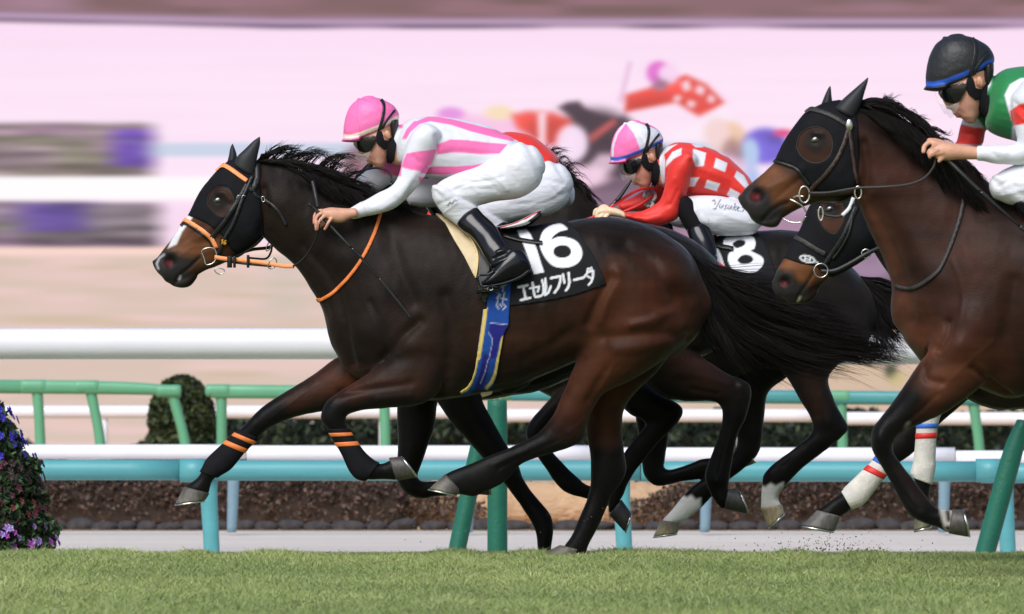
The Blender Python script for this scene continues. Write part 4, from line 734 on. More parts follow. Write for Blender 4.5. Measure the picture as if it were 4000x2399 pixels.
hairset(h16, 'tail', [dict(guides=TG, n=4000, y0=.06, yspread=.13, r=.0017, jit=.06, curl=.014, K=12, minlen=.45, seed=4, clump=22), dict(guides=TG, n=420, y0=.04, yspread=.12, r=.0013, jit=.14, curl=.03, K=12, minlen=.6, seed=44, clump=3), dict(guides=TG[1:5], n=1600, y0=.02, yspread=.05, r=.0021, jit=.02, curl=.012, K=12, minlen=.7, seed=5)])

# ---------- horse in the middle, hidden rider in red (mostly behind the leader)
Y1 = 1.25
T1 = xf(TRUNK, 120, 10, .975, (2000, 1400))
N1 = [(1400, 690, 1470, 880, .075), (1480, 690, 1480, 960, .09), (1560, 740, 1470, 1060, .11), (1660, 800, 1460, 1240, .15), (1800, 850, 1560, 1460, .19)]
H1 = [(1095, 955, 1125, 1000, .034), (1120, 925, 1170, 1015, .055), (1180, 870, 1260, 990, .057), (1240, 800, 1340, 960, .075), (1310, 720, 1420, 910, .095), (1400, 690, 1480, 860, .08)]
F1a = [(1640, 1430, 1900, 1440, .1), (1702, 1560, 1880, 1545, .08), (1762, 1650, 1924, 1640, .07), (1842, 1740, 1974, 1730, .06), (1922, 1830, 2027, 1815, .05), (1976, 1898, 2044, 1870, .042), (2026, 1966, 2094, 1940, .035), (2070, 2032, 2148, 2008, .037), (2092, 2082, 2161, 2068, .039), (2098, 2140, 2152, 2140, .035), (2098, 2160, 2156, 2160, .035)]
F1b = [(1540, 1450, 1760, 1450, .1), (1549, 1560, 1712, 1560, .08), (1551, 1660, 1701, 1660, .07), (1554, 1760, 1666, 1760, .06), (1548, 1862, 1632, 1850, .05), (1580, 1922, 1636, 1872, .048), (1640, 1946, 1656, 1882, .038), (1700, 1940, 1700, 1878, .034), (1790, 1934, 1790, 1876, .032), (1850, 1930, 1855, 1868, .036)]
B1a = [(2740, 1180, 2450, 1300, .15), (2690, 1290, 2510, 1480, .12), (2712, 1366, 2640, 1562, .085), (2828, 1453, 2775, 1568, .06), (2932, 1506, 2814, 1590, .05), (2917, 1620, 2821, 1640, .042), (2883, 1695, 2802, 1710, .035), (2862, 1800, 2770, 1800, .036), (2850, 1870, 2752, 1862, .042), (2846, 1906, 2774, 1930, .036), (2848, 1926, 2815, 1985, .036)]
B1b = [(2560, 1300, 2330, 1420, .13), (2500, 1440, 2440, 1600, .1), (2562, 1528, 2505, 1640, .06), (2663, 1590, 2520, 1660, .05), (2650, 1648, 2498, 1690, .043), (2564, 1738, 2450, 1750, .036), (2505, 1812, 2420, 1800, .034), (2455, 1886, 2385, 1870, .039), (2437, 1930, 2374, 1935, .036), (2422, 1955, 2376, 1998, .036)]
PLEG = [poly([(1400, 1560), (3100, 1560), (3100, 2200), (1400, 2200)], LEG, 60)]
h1, me, B1 = horse('dark racehorse mostly hidden behind horse 16, its rider in red silks', Y1, [(H1, .05), (N1, .05), (T1, 0, dict(expo=2.2)), (F1a, -.1), (F1b, .12), (B1a, -.1), (B1b, .12)], DARK, [([(2850, 1660), (2825, 1760), (2805, 1850)], 9, -.004), ([(2900, 1510)], 22, .005), ([(2800, 1880)], 20, .004), ([(2870, 1480), (2880, 1540)], 12, -.003), ([(2640, 1460), (2740, 1470), (2840, 1500)], 18, .005), ([(2700, 1520), (2800, 1540)], 12, -.004), ([(2000, 1850), (2050, 1900)], 14, .003)], PLEG + [line([(2650, 1380), (2760, 1470)], 120, (.034, .015, .010), 60)], loc=(2100, 2160))
link_mesh('body', me, M['coat'], h1)
for q in (-.09, .15): mk('eye', *blob(1290, 800, 16, 14, .014, Y1 + q, .3), M['eye'], h1); mk('ear', *loft([(1385, 700, 1440, 720, .03), (1410, 665, 1450, 680, .026), (1445, 630, 1460, 640, .012), (1462, 612, 1465, 616, .003)], Y1 + q * .5 + .03), M['coat'], h1).data
for o in [o for o in h1.children if o.name.startswith('ear')]: setcol(o.data, DARK)
hoof((2428, 1952, 2380, 2012), (2463, 2000, 2438, 2076), Y1 + .12, .05, h1, (.03, .03, .028), (.04, .04, .036)); hoof((2846, 1908, 2830, 1988), (2884, 1918, 2916, 2006), Y1 - .1, .05, h1, (.05, .05, .046), (.06, .06, .055))
hoof((2096, 2150, 2156, 2150), (2080, 2186, 2166, 2186), Y1 - .1, .052, h1, PALE, PALE); hoof((1852, 1930, 1852, 1868), (1910, 1935, 1900, 1856), Y1 + .12, .05, h1, GREY, GREY)
hairset(h1, 'tail', [dict(guides=[xp(q, 60, 50, .9, (2700, 1000)) for q in TG[2:6]], n=1200, y0=Y1 + .05, yspread=.08, r=.002, jit=.03, K=10, seed=6)])

# ---------- horse 18
Y2 = 2.5
T2 = xf(TRUNK, 668, 44, .985, (2750, 1150))
T2 = T2[:-3] + [(3355, 1075, 3340, 1390, .2), (3400, 1130, 3392, 1330, .14), (3424, 1200, 3422, 1280, .07)]
N2 = [(1850, 640, 1900, 860, .08), (1980, 618, 1930, 940, .09), (2110, 612, 1970, 1040, .10), (2225, 682, 1990, 1180, .13), (2320, 785, 2020, 1330, .17), (2440, 890, 2140, 1490, .2)]
H2 = [(1560, 1000, 1590, 1050, .034), (1580, 965, 1640, 1070, .055), (1640, 870, 1730, 1020, .058), (1700, 780, 1810, 980, .075), (1770, 690, 1880, 920, .1), (1860, 640, 1940, 860, .08)]
F2a = [(2180, 1340, 2420, 1400, .1), (2240, 1430, 2345, 1480, .065), (2169, 1532, 2256, 1582, .056), (2079, 1634, 2156, 1690, .049), (2053, 1690, 2142, 1730, .045), (2076, 1748, 2152, 1755, .038), (2147, 1854, 2216, 1828, .032), (2184, 1902, 2262, 1868, .036), (2216, 1926, 2282, 1886, .033), (2294, 1950, 2308, 1897, .033), (2340, 1968, 2350, 1900, .036)]
F2b = [(2440, 1440, 2660, 1440, .09), (2470, 1560, 2622, 1560, .062), (2489, 1680, 2613, 1690, .055), (2506, 1800, 2599, 1790, .047), (2520, 1866, 2594, 1824, .045), (2572, 1900, 2616, 1834, .04), (2668, 1880, 2690, 1813, .033), (2748, 1870, 2744, 1792, .034), (2812, 1866, 2800, 1785, .038), (2852, 1842, 2840, 1760, .034)]
B2a = [(2900, 1240, 3200, 1320, .15), (2840, 1390, 3090, 1460, .1), (2850, 1520, 3004, 1530, .072), (2858, 1640, 2987, 1632, .056), (2880, 1720, 2978, 1716, .05), (2852, 1782, 2952, 1788, .045), (2772, 1855, 2852, 1872, .036), (2713, 1894, 2790, 1930, .037), (2664, 1943, 2733, 1990, .04), (2620, 1996, 2690, 2022, .036), (2586, 2032, 2652, 2042, .036)]
B2b = [(3020, 1220, 3400, 1280, .16), (3010, 1390, 3300, 1400, .11), (3078, 1482, 3238, 1474, .075), (3126, 1565, 3262, 1570, .06), (3166, 1638, 3298, 1634, .053), (3168, 1692, 3312, 1684, .05), (3102, 1752, 3234, 1752, .042), (3016, 1815, 3144, 1822, .036), (2980, 1858, 3086, 1880, .041), (2976, 1898, 3056, 1912, .038), (2974, 1940, 3040, 1946, .034), (2972, 1990, 3052, 1972, .036)]
SOCK = (.86, .83, .77)
h2, me, B2 = horse('dark brown racehorse wearing number 18, behind the leader, with two white hind socks', Y2, [(H2, 0), (N2, 0), (T2, 0, dict(expo=2.2)), (F2a, -.1), (F2b, .12), (B2a, .1), (B2b, -.12), (blob(3190, 1180, 200, 190, .27, Y2, .3), 0)], (.013, .0095, .008),
    [([(3180, 1480), (3190, 1620)], 18, -.006), ([(3240, 1650)], 30, .005), ([(3140, 1740), (3060, 1820)], 9, -.004), ([(3230, 1340), (3100, 1380)], 24, -.008), ([(3150, 1250)], 80, .008)],
    [poly([(1900, 1500), (3400, 1500), (3400, 2200), (1900, 2200)], LEG, 60), line([(2130, 1560), (2240, 1470)], 60, (.03, .018, .014), 40), line([(3160, 1420), (3190, 1600)], 60, (.03, .015, .010), 40),
     poly([(2655, 1946), (2668, 1936), (2684, 1944), (2700, 1934), (2718, 1952), (2737, 1946), (2740, 2000), (2700, 2030), (2640, 2060), (2560, 2060), (2600, 2000)], SOCK, 6), line([(2700, 2020), (2735, 1995)], 14, (.25, .22, .12), 8), poly([(2960, 1892), (2990, 1902), (3010, 1888), (3030, 1898), (3060, 1884), (3070, 2020), (2950, 2030)], SOCK, 6), line([(3055, 1915), (3040, 1940)], 22, (.3, .26, .14), 10), line([(2330, 820), (2500, 900)], 100, DARK, 60)], loc=(2800, 2160), rx=lambda x, y: np.clip((1400 - y) / 120, 0, 1))
link_mesh('body', me, M['coat'], h2)
for q in (-.1, .1): mk('eye', *blob(1740, 780, 16, 14, .014, Y2 + q, .3), M['eye'], h2); o = mk('ear', *loft([(1830, 660, 1890, 680, .03), (1850, 632, 1900, 644, .026), (1880, 606, 1898, 616, .012), (1896, 592, 1899, 595, .003)], Y2 + q * .5), M['coat'], h2); setcol(o.data, DARK)
HB, HT = c(120, 112, 96), c(186, 168, 128)
hoof((2582, 2034, 2656, 2042), (2553, 2092, 2648, 2080), Y2 + .1, .05, h2, HB, HT); hoof((2972, 1985, 3056, 1972), (3000, 2060, 3062, 2002), Y2 - .12, .05, h2, c(176, 156, 120), HT)
hoof((2876, 1838, 2850, 1752), (2944, 1812, 2890, 1744), Y2 + .12, .05, h2, c(90, 88, 80), c(110, 106, 92)); hoof((2345, 1966, 2350, 1900), (2396, 1985, 2392, 1890), Y2 - .1, .048, h2, GREY, GREY)
C18 = [(2640, 900), (2788, 926), (2960, 914), (2990, 960), (3012, 1010), (3040, 1100), (2900, 1130), (2700, 1110)]
z5 = lambda pts: [(2200 + x / 1.855, 400 + y / 1.855) for x, y in pts]
me = drape(C18, B2, .008, 4.2, Y2, None, .005)
BK = (.013, .0135, .015)
paint(me, BK, [poly(z5([(1092, 1020), (1118, 1055), (1145, 1110), (1172, 1195), (1110, 1180), (1080, 1100)]), WH, 1.6), poly(crv(z5([(1160, 1010), (1185, 980), (1275, 966), (1365, 970), (1392, 1010), (1385, 1060), (1360, 1076), (1440, 1120), (1450, 1170), (1400, 1225), (1310, 1240), (1235, 1215), (1195, 1150), (1200, 1095), (1225, 1075), (1170, 1045)]), 4, True), WH, 1.6),
   poly(crv(z5([(1230, 1020), (1275, 995), (1318, 1005), (1312, 1035), (1265, 1055), (1235, 1045)]), 4, True), BK, 1.6), poly(crv(z5([(1265, 1140), (1300, 1108), (1355, 1110), (1377, 1140), (1350, 1165), (1300, 1172), (1275, 1160)]), 4, True), BK, 1.6)])
link_mesh('number_cloth', me, M['cloth'], h2)
sad2 = link_mesh('saddle', drape([(2560, 880), (2800, 915), (2790, 960), (2720, 1080), (2640, 1100), (2600, 980)], B2, .016, 10, Y2, None, .01), M['leather'], h2)
strap('strap_tail', z5([(1095, 1050), (1150, 1062), (1200, 1070), (1235, 1078)]), 15, B2, M['leather'], sad2, .02, Y2)
hairset(h2, 'mane', [dict(guides=[[(1990, 625), (2060, 615), (2130, 630), (2190, 670)], [(2100, 622), (2150, 630), (2200, 660), (2240, 700)], [(2180, 655), (2230, 690), (2270, 730), (2310, 780)], [(2240, 705), (2290, 750), (2320, 790), (2350, 850)]], n=900, y0=Y2, yspread=.06, r=.0018, jit=.02, seed=8), dict(guides=[[(2110, 615), (2130, 585), (2160, 572), (2200, 576)], [(2160, 640), (2180, 605), (2205, 612), (2235, 628)], [(2260, 700), (2280, 695), (2310, 712), (2335, 735)]], n=160, y0=Y2, yspread=.03, r=.0014, jit=.03, seed=9)])
hairset(h2, 'tail', [dict(guides=[[(3360, 1080), (3410, 1090), (3480, 1110), (3600, 1150)], [(3380, 1110), (3430, 1160), (3500, 1230), (3620, 1300)], [(3395, 1140), (3430, 1220), (3470, 1300), (3540, 1380)], [(3400, 1170), (3410, 1250), (3430, 1320), (3470, 1390)]], n=1500, y0=Y2, yspread=.09, r=.002, jit=.035, K=11, seed=10)])

# ---------- hooded horse between (only its head and forelegs show)
Y3 = -1.4
H3 = [(3022, 1092, 3048, 1158, .034), (3034, 1056, 3090, 1178, .053), (3060, 1012, 3160, 1170, .058), (3092, 958, 3226, 1098, .06), (3132, 884, 3300, 1060, .076), (3168, 800, 3384, 1006, .10), (3236, 725, 3430, 950, .1), (3320, 695, 3460, 870, .08)]
L3 = [(3070, 1162, 3090, 1184, .03), (3100, 1156, 3124, 1186, .034), (3140, 1146, 3164, 1182, .034), (3170, 1120, 3194, 1150, .03)]
N3 = [(3310, 695, 3400, 960, .08), (3440, 720, 3450, 1040, .09), (3600, 800, 3540, 1180, .12), (3800, 880, 3640, 1360, .17), (3980, 920, 3780, 1480, .2)]
T3 = xf(TRUNK, 2290, 30, 1.02, (1500, 1200))
F3a = [(3700, 1400, 3920, 1480, .09), (3640, 1500, 3800, 1550, .075), (3568, 1590, 3690, 1640, .06), (3498, 1672, 3590, 1742, .052), (3462, 1725, 3560, 1775, .048), (3414, 1798, 3478, 1836, .036), (3352, 1859, 3428, 1894, .037), (3302, 1908, 3372, 1966, .042), (3291, 1922, 3328, 1986, .041), (3242, 1957, 3310, 2001, .034), (3194, 1992, 3280, 2020, .04)]
F3b = [(3740, 1400, 3960, 1440, .08), (3650, 1500, 3800, 1520, .07), (3592, 1570, 3700, 1580, .055), (3585, 1657, 3660, 1657, .042), (3574, 1790, 3650, 1782, .038), (3560, 1845, 3650, 1826, .042), (3566, 1862, 3638, 1886, .039), (3582, 1905, 3632, 1932, .033), (3600, 1965, 3642, 1985, .034), (3578, 2015, 3650, 2000, .038)]
h3, me, B3 = horse('bay racehorse in full black hood with white-bandaged forelegs, between horse 18 and the right horse', Y3, [(H3, 0), (L3, 0), (N3, .02), (T3, .05, dict(expo=2.2)), (F3a, .14), (F3b, -.10), (xf(B1a, 2280, 40), .0), (xf(B1b, 2280, 60), .14)], (.018, .010, .0075),
    [([(3063, 1100)], 22, -.013), ([(3062, 1070), (3090, 1080), (3096, 1112)], 8, .003), ([(3180, 1060), (3150, 1110), (3122, 1150), (3112, 1176)], 7, -.009), ([(3240, 790), (3270, 800)], 12, .005), ([(3360, 930)], 50, .008)],
    [poly([(3030, 1050), (3067, 1000), (3200, 1030), (3260, 1090), (3180, 1100), (3140, 1120), (3090, 1060)], (.16, .064, .026), 16), poly([(3010, 1070), (3040, 1050), (3090, 1070), (3110, 1110), (3150, 1100), (3150, 1190), (3020, 1190)], MUZ, 14), line([(3063, 1100), (3066, 1104)], 48, (.005, .005, .005), 10), line([(3060, 1108), (3066, 1110)], 20, (.10, .014, .016), 7), line([(3180, 1062), (3150, 1110), (3122, 1150), (3112, 1172)], 6, (.005, .005, .005), 4), line([(3125, 1160), (3116, 1178)], 8, (.3, .27, .14), 4),
     poly([(3120, 900), (3250, 700), (3400, 800), (3320, 920), (3250, 960)], (.06, .026, .016), 16), line([(3244, 818), (3250, 820)], 70, (.014, .010, .009), 16), poly([(3100, 1620), (3700, 1580), (3700, 2200), (3100, 2200)], LEG, 50)], loc=(3700, 2160))
link_mesh('body', me, M['coat'], h3)
l, n = surf(B3, 3244, 818, 0, Y3); mk('eye', *blob(3244, 818, 22, 17, .015, l.y + .010, .2), M['eye'], h3); mk('eye', *blob(3200, 806, 16, 13, .013, Y3 + .1, .2), M['eye'], h3)
for q in (-.05, .05): mk('ear', *loft([(3320, 700, 3390, 730, .034), (3350, 670, 3400, 690, .03), (3400, 620, 3420, 630, .016), (3425, 600, 3428, 603, .003)], Y3 + q), M['black_cloth'], h3)
HOOD3 = [(3300, 690), (3236, 722), (3176, 780), (3151, 828), (3127, 889), (3111, 922), (3082, 970), (3060, 1012), (3067, 1008), (3100, 1020), (3133, 1030), (3187, 1038), (3210, 1062), (3250, 1082), (3305, 1062), (3390, 1008), (3440, 960), (3470, 880), (3460, 760), (3400, 700)]
z8 = lambda pts: [(2840 + x / 3.091, 540 + y / 3.091) for x, y in pts]
hole3 = crv(z8([(1115, 960), (1130, 850), (1170, 760), (1260, 735), (1360, 760), (1420, 850), (1420, 960), (1380, 1060), (1310, 1150), (1220, 1130), (1150, 1060)]), 3, True)
me = drape(HOOD3, B3, .004, 5, Y3, hole3)
e = [(3154 + 28 * math.cos(a), 1012 + 12 * math.sin(a) + 6 * math.cos(a)) for a in np.linspace(0, 6.28, 24)]
paint(me, (.010, .010, .012), [line(e, 6, WH, 1.8), line([(3146, 1000), (3142, 1020)], 5, WH, 1.5), line([(3166, 1006), (3162, 1026)], 5, WH, 1.5), line([(3144, 1010), (3164, 1015)], 5, WH, 1.5), line([(3184, 1022), (3196, 1026)], 5, WH, 1.5)])
hood3 = link_mesh('hood', me, M['cloth'], h3)
mk('hood_edge', *tube([tuple(surf(B3, p[0], p[1], 0, Y3)[0] + surf(B3, p[0], p[1], 0, Y3)[1] * .003) for p in hole3], .0014, closed=True), M['leather'], hood3)
br3 = strap('bridle', [(3345, 805), (3318, 870), (3290, 930), (3250, 990), (3216, 1040)], 18, B3, M['leather'], h3, .010, Y3); strap('noseband', [(3098, 918), (3110, 928), (3150, 950), (3190, 975), (3225, 992)], 19, B3, M['grey_leather'], br3, .009, Y3)
strap('cheek_strap', [(3330, 840), (3316, 910), (3280, 975), (3252, 1010)], 10, B3, M['leather'], br3, .012, Y3)
for cx, cy, r in ((3207, 1057, 27), (3383, 991, 17)): mk('bit_ring', *ptube([(cx + r * math.cos(a), cy + r * math.sin(a), Y3 - .09) for a in np.linspace(0, 5.6, 9)], .0035, closed=True), M['steel'], br3)
mk('reins', *flatrib([(3205, 1060, Y3 - .085), (3260, 1058, Y3 - .09), (3320, 1030, Y3 - .1), (3385, 992, Y3 - .1), (3450, 962, Y3 - .08)], 17, .0015), M['leather'], h3)
m_ban = mat('white_bandage', col=(.66, .63, .57), rough=.85, vary=.14, vscale=26, bump=(90, .003)); m_blue = mat('blue_tape', col=(.04, .16, .62), rough=.5)
ban = wrapleg('bandage', F3a, Y3 + .14, (4.7, 8.05), h3, m_ban, .006); wrapleg('tape', F3a, Y3 + .14, (5.32, 5.6), ban, M['red'], .0085); wrapleg('tape', F3a, Y3 + .14, (4.8, 5.02), ban, m_blue, .0085)
ban = wrapleg('bandage', F3b, Y3 - .10, (2.55, 6.1), h3, m_ban, .006); wrapleg('tape', F3b, Y3 - .10, (2.98, 3.13), ban, m_blue, .0085); wrapleg('tape', F3b, Y3 - .10, (3.28, 3.42), ban, M['red'], .0085)
hoof((3190, 1994, 3283, 2018), (3134, 2050, 3262, 2074), Y3 + .14, .056, h3, c(96, 92, 88), c(84, 80, 76)); hoof((3574, 2012, 3650, 1996), (3570, 2070, 3640, 2052), Y3 - .10, .05, h3, c(84, 82, 72), c(110, 106, 80))

# ---------- foremost horse at the right edge
Y4 = -4.0
H4 = [(2890, 766, 2918, 828, .04), (2906, 742, 2945, 868, .06), (2944, 708, 3000, 876, .068), (2990, 668, 3062, 850, .066), (3030, 624, 3130, 812, .068), (3066, 552, 3200, 790, .082), (3110, 484, 3270, 790, .112), (3160, 432, 3330, 770, .122), (3250, 396, 3362, 720, .11), (3320, 396, 3390, 660, .09)]
L4 = [(2950, 862, 2968, 880, .034), (2976, 856, 3000, 890, .042), (3016, 842, 3036, 886, .042), (3044, 830, 3060, 850, .038)]
N4 = [(3262, 396, 3330, 720, .09), (3345, 402, 3355, 800, .1), (3440, 416, 3405, 920, .105), (3540, 458, 3448, 1010, .115), (3660, 545, 3482, 1110, .135), (3780, 640, 3500, 1200, .165), (3900, 730, 3520, 1310, .20), (4010, 790, 3600, 1420, .23)]
T4 = [(3520, 1080, 3512, 1290, .08), (3580, 980, 3560, 1368, .15), (3680, 880, 3660, 1442, .21), (3800, 790, 3790, 1500, .25), (3960, 770, 3960, 1560, .28)] + xf(TRUNK[6:], 2090, -60, 1.10, (1850, 1200), 1.12)
F4a = [(3700, 1180, 3960, 1330, .12), (3640, 1350, 3860, 1480, .105), (3594, 1412, 3780, 1552, .095), (3545, 1486, 3690, 1612, .082), (3494, 1560, 3610, 1652, .068), (3440, 1632, 3540, 1680, .06), (3405, 1680, 3494, 1720, .056), (3402, 1750, 3490, 1766, .05), (3430, 1800, 3514, 1802, .041), (3465, 1860, 3546, 1846, .036), (3500, 1926, 3602, 1916, .038), (3544, 2000, 3637, 1962, .044), (3592, 2036, 3662, 1988, .04), (3662, 2062, 3690, 1990, .038), (3702, 2080, 3722, 1994, .042)]
F4b = [(3900, 1300, 4120, 1400, .11), (3960, 1480, 4120, 1540, .085), (4040, 1620, 4140, 1640, .06), (4080, 1720, 4160, 1720, .052), (4140, 1800, 4200, 1770, .04), (4240, 1830, 4270, 1770, .036), (4320, 1840, 4330, 1770, .038)]
BAY4 = (.022, .0102, .0070)
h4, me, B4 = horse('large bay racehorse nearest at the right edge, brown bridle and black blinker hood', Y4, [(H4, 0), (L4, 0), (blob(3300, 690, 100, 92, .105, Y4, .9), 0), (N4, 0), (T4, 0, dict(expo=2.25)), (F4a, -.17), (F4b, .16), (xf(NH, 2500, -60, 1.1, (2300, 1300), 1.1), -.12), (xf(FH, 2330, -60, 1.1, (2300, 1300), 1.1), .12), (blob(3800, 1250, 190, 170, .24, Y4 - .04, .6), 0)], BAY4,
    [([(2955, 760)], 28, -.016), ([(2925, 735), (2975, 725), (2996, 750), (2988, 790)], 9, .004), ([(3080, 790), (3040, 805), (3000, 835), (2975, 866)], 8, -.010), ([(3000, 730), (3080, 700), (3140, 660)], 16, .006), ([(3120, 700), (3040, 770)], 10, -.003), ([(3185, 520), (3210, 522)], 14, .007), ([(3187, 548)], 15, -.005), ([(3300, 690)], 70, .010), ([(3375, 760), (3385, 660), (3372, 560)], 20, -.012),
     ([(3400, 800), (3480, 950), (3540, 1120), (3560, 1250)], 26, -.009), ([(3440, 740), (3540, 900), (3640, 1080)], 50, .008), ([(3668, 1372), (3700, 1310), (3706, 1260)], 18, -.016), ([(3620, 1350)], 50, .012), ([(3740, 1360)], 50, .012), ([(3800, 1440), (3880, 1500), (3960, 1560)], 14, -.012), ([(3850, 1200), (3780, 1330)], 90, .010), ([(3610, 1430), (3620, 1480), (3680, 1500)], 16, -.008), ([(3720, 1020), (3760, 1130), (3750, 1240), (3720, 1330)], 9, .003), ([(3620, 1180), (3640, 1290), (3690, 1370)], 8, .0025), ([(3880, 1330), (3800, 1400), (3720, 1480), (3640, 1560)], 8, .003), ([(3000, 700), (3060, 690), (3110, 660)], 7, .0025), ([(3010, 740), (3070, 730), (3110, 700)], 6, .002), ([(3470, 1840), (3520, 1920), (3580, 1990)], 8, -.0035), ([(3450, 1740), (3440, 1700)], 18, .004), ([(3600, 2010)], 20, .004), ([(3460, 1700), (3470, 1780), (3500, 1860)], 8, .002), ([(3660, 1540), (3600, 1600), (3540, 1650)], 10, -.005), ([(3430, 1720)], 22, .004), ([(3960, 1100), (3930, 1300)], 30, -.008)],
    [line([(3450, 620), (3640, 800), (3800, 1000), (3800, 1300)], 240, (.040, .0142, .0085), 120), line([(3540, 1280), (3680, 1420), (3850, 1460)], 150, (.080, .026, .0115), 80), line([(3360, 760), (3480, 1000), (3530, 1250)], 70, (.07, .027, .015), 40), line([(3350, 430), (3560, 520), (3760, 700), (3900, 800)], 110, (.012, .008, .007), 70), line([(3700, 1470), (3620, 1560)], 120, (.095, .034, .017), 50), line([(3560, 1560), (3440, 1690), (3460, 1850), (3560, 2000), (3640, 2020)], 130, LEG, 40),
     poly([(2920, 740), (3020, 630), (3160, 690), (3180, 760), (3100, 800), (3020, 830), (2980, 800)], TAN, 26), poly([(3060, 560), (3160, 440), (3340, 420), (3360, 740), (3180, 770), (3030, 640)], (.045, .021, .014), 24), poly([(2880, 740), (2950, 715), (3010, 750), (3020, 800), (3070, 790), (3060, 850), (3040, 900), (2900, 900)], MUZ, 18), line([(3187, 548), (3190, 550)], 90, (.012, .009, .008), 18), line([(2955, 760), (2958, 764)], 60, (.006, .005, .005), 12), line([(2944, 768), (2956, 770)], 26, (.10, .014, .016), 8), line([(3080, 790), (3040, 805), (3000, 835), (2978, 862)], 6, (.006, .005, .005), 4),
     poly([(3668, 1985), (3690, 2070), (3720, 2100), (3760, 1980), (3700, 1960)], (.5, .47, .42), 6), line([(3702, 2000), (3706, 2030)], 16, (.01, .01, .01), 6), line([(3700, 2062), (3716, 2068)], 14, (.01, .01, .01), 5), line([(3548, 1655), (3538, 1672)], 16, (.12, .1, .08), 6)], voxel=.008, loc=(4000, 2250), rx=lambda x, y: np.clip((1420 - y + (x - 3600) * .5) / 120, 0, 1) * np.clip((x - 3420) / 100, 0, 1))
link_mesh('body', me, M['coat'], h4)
l, n = surf(B4, 3187, 549, 0, Y4); mk('eye', *blob(3187, 549, 27, 21, .019, l.y + .012, .3), M['eye'], h4); mk('eye', *blob(3090, 545, 20, 16, .016, Y4 + .11, .3), M['eye'], h4)
mk('ear', *loft([(3262, 420, 3340, 462, .04), (3296, 384, 3362, 412, .036), (3344, 342, 3376, 366, .024), (3372, 318, 3388, 326, .012), (3389, 303, 3392, 307, .004)], Y4 - .06, cap=.3), M['ear'], h4); mk('ear', *loft([(3206, 412, 3252, 402, .034), (3222, 372, 3248, 370, .026), (3235, 345, 3246, 346, .014), (3242, 336, 3244, 337, .004)], Y4 + .07, cap=.3), M['ear'], h4)
zc = lambda pts: [(2800 + x / 1.2908, 100 + y / 1.2908) for x, y in pts]
HOOD4 = [(3320, 392), (3246, 392), (3180, 424), (3150, 438), (3108, 484), (3066, 542), (3044, 596), (3024, 626), (3060, 634), (3110, 652), (3141, 690), (3164, 722), (3215, 758), (3300, 772), (3346, 744), (3356, 600), (3350, 480), (3342, 410)]
hole4 = crv(zc([(405, 600), (428, 540), (480, 514), (540, 522), (580, 570), (577, 640), (540, 682), (490, 692), (440, 670), (412, 632)]), 3, True)
hood4 = link_mesh('hood', drape(HOOD4, B4, .005, 10, Y4, hole4), M['black_cloth'], h4)
mk('hood_edge', *tube([tuple(surf(B4, p[0], p[1], 0, Y4)[0] + surf(B4, p[0], p[1], 0, Y4)[1] * .004) for p in hole4], .0018, closed=True), M['grey_leather'], hood4); strap('hood_hem', [(3022, 630), (3060, 640), (3108, 658), (3138, 692), (3162, 724)], 12, B4, M['leather'], hood4, .008, Y4)
br4 = strap('bridle', [(3314, 500), (3296, 560), (3265, 627), (3222, 684), (3182, 722), (3160, 748)], 16, B4, M['brown_leather'], h4, .011, Y4)
strap('browband', [(3148, 442), (3165, 433), (3200, 438), (3240, 452), (3275, 470), (3306, 490)], 17, B4, M['grey_leather'], br4, .012, Y4); strap('throat_strap', [(3318, 500), (3322, 550), (3334, 642), (3342, 690), (3348, 715)], 15, B4, M['brown_leather'], br4, .012, Y4)
strap('noseband', [(3165, 752), (3215, 752), (3280, 748), (3340, 738)], 15, B4, M['brown_leather'], br4, .014, Y4)
strap('chin_strap', [(3180, 800), (3240, 800), (3300, 780), (3345, 758)], 12, B4, M['brown_leather'], br4, .009, Y4)
l, n = surf(B4, 3318, 488, 0, Y4); mk('rosette', *blob(3318, 489, 15, 24, .008, l.y - .018, 0), M['steel'], br4)
for cx, cy, rx, ry in ((3142, 760, 20, 32), (3352, 752, 13, 24), (3206, 835, 9, 26)): mk('bit_ring', *ptube([(cx + rx * math.cos(a), cy + ry * math.sin(a), Y4 - .11) for a in np.linspace(0, 5.6, 10)], .004, closed=True), M['steel'], br4)
mk('bit_bar', *join([ptube([(3085, 778, Y4 - .09), (3110, 790, Y4 - .10), (3135, 806, Y4 - .10), (3150, 830, Y4 - .10)], .0042), ptube([(3098, 772, Y4 - .09), (3115, 766, Y4 - .10), (3140, 768, Y4 - .11)], .0042), ptube([(3055, 852, Y4 - .05), (3090, 868, Y4 - .07), (3130, 868, Y4 - .08), (3148, 845, Y4 - .09)], .0036)]), M['steel'], br4)
r4 = mk('reins', *flatrib([(3160, 754, Y4 - .12), (3240, 752, Y4 - .13), (3345, 735, Y4 - .14), (3460, 730, Y4 - .17), (3550, 720, Y4 - .21), (3610, 696, Y4 - .23), (3645, 655, Y4 - .24), (3656, 618, Y4 - .24)], 9, .002), M['grey_leather'], h4)
mk('rein_strap', *flatrib([(3190, 820, Y4 - .1), (3212, 836, Y4 - .1), (3270, 846, Y4 - .11), (3310, 832, Y4 - .11), (3340, 790, Y4 - .12)], 10, .002), M['leather'], r4); mk('white_strap', *flatrib([(3290, 842, Y4 - .112), (3318, 812, Y4 - .115), (3334, 772, Y4 - .118)], 14, .0015), M['white_paint'], r4)
strap('neck_strap', [(3766, 700), (3768, 740), (3753, 836), (3722, 937), (3675, 1045), (3630, 1090), (3575, 1123), (3530, 1126), (3500, 1116)], 15, B4, M['grey_leather'], h4, .009, Y4)
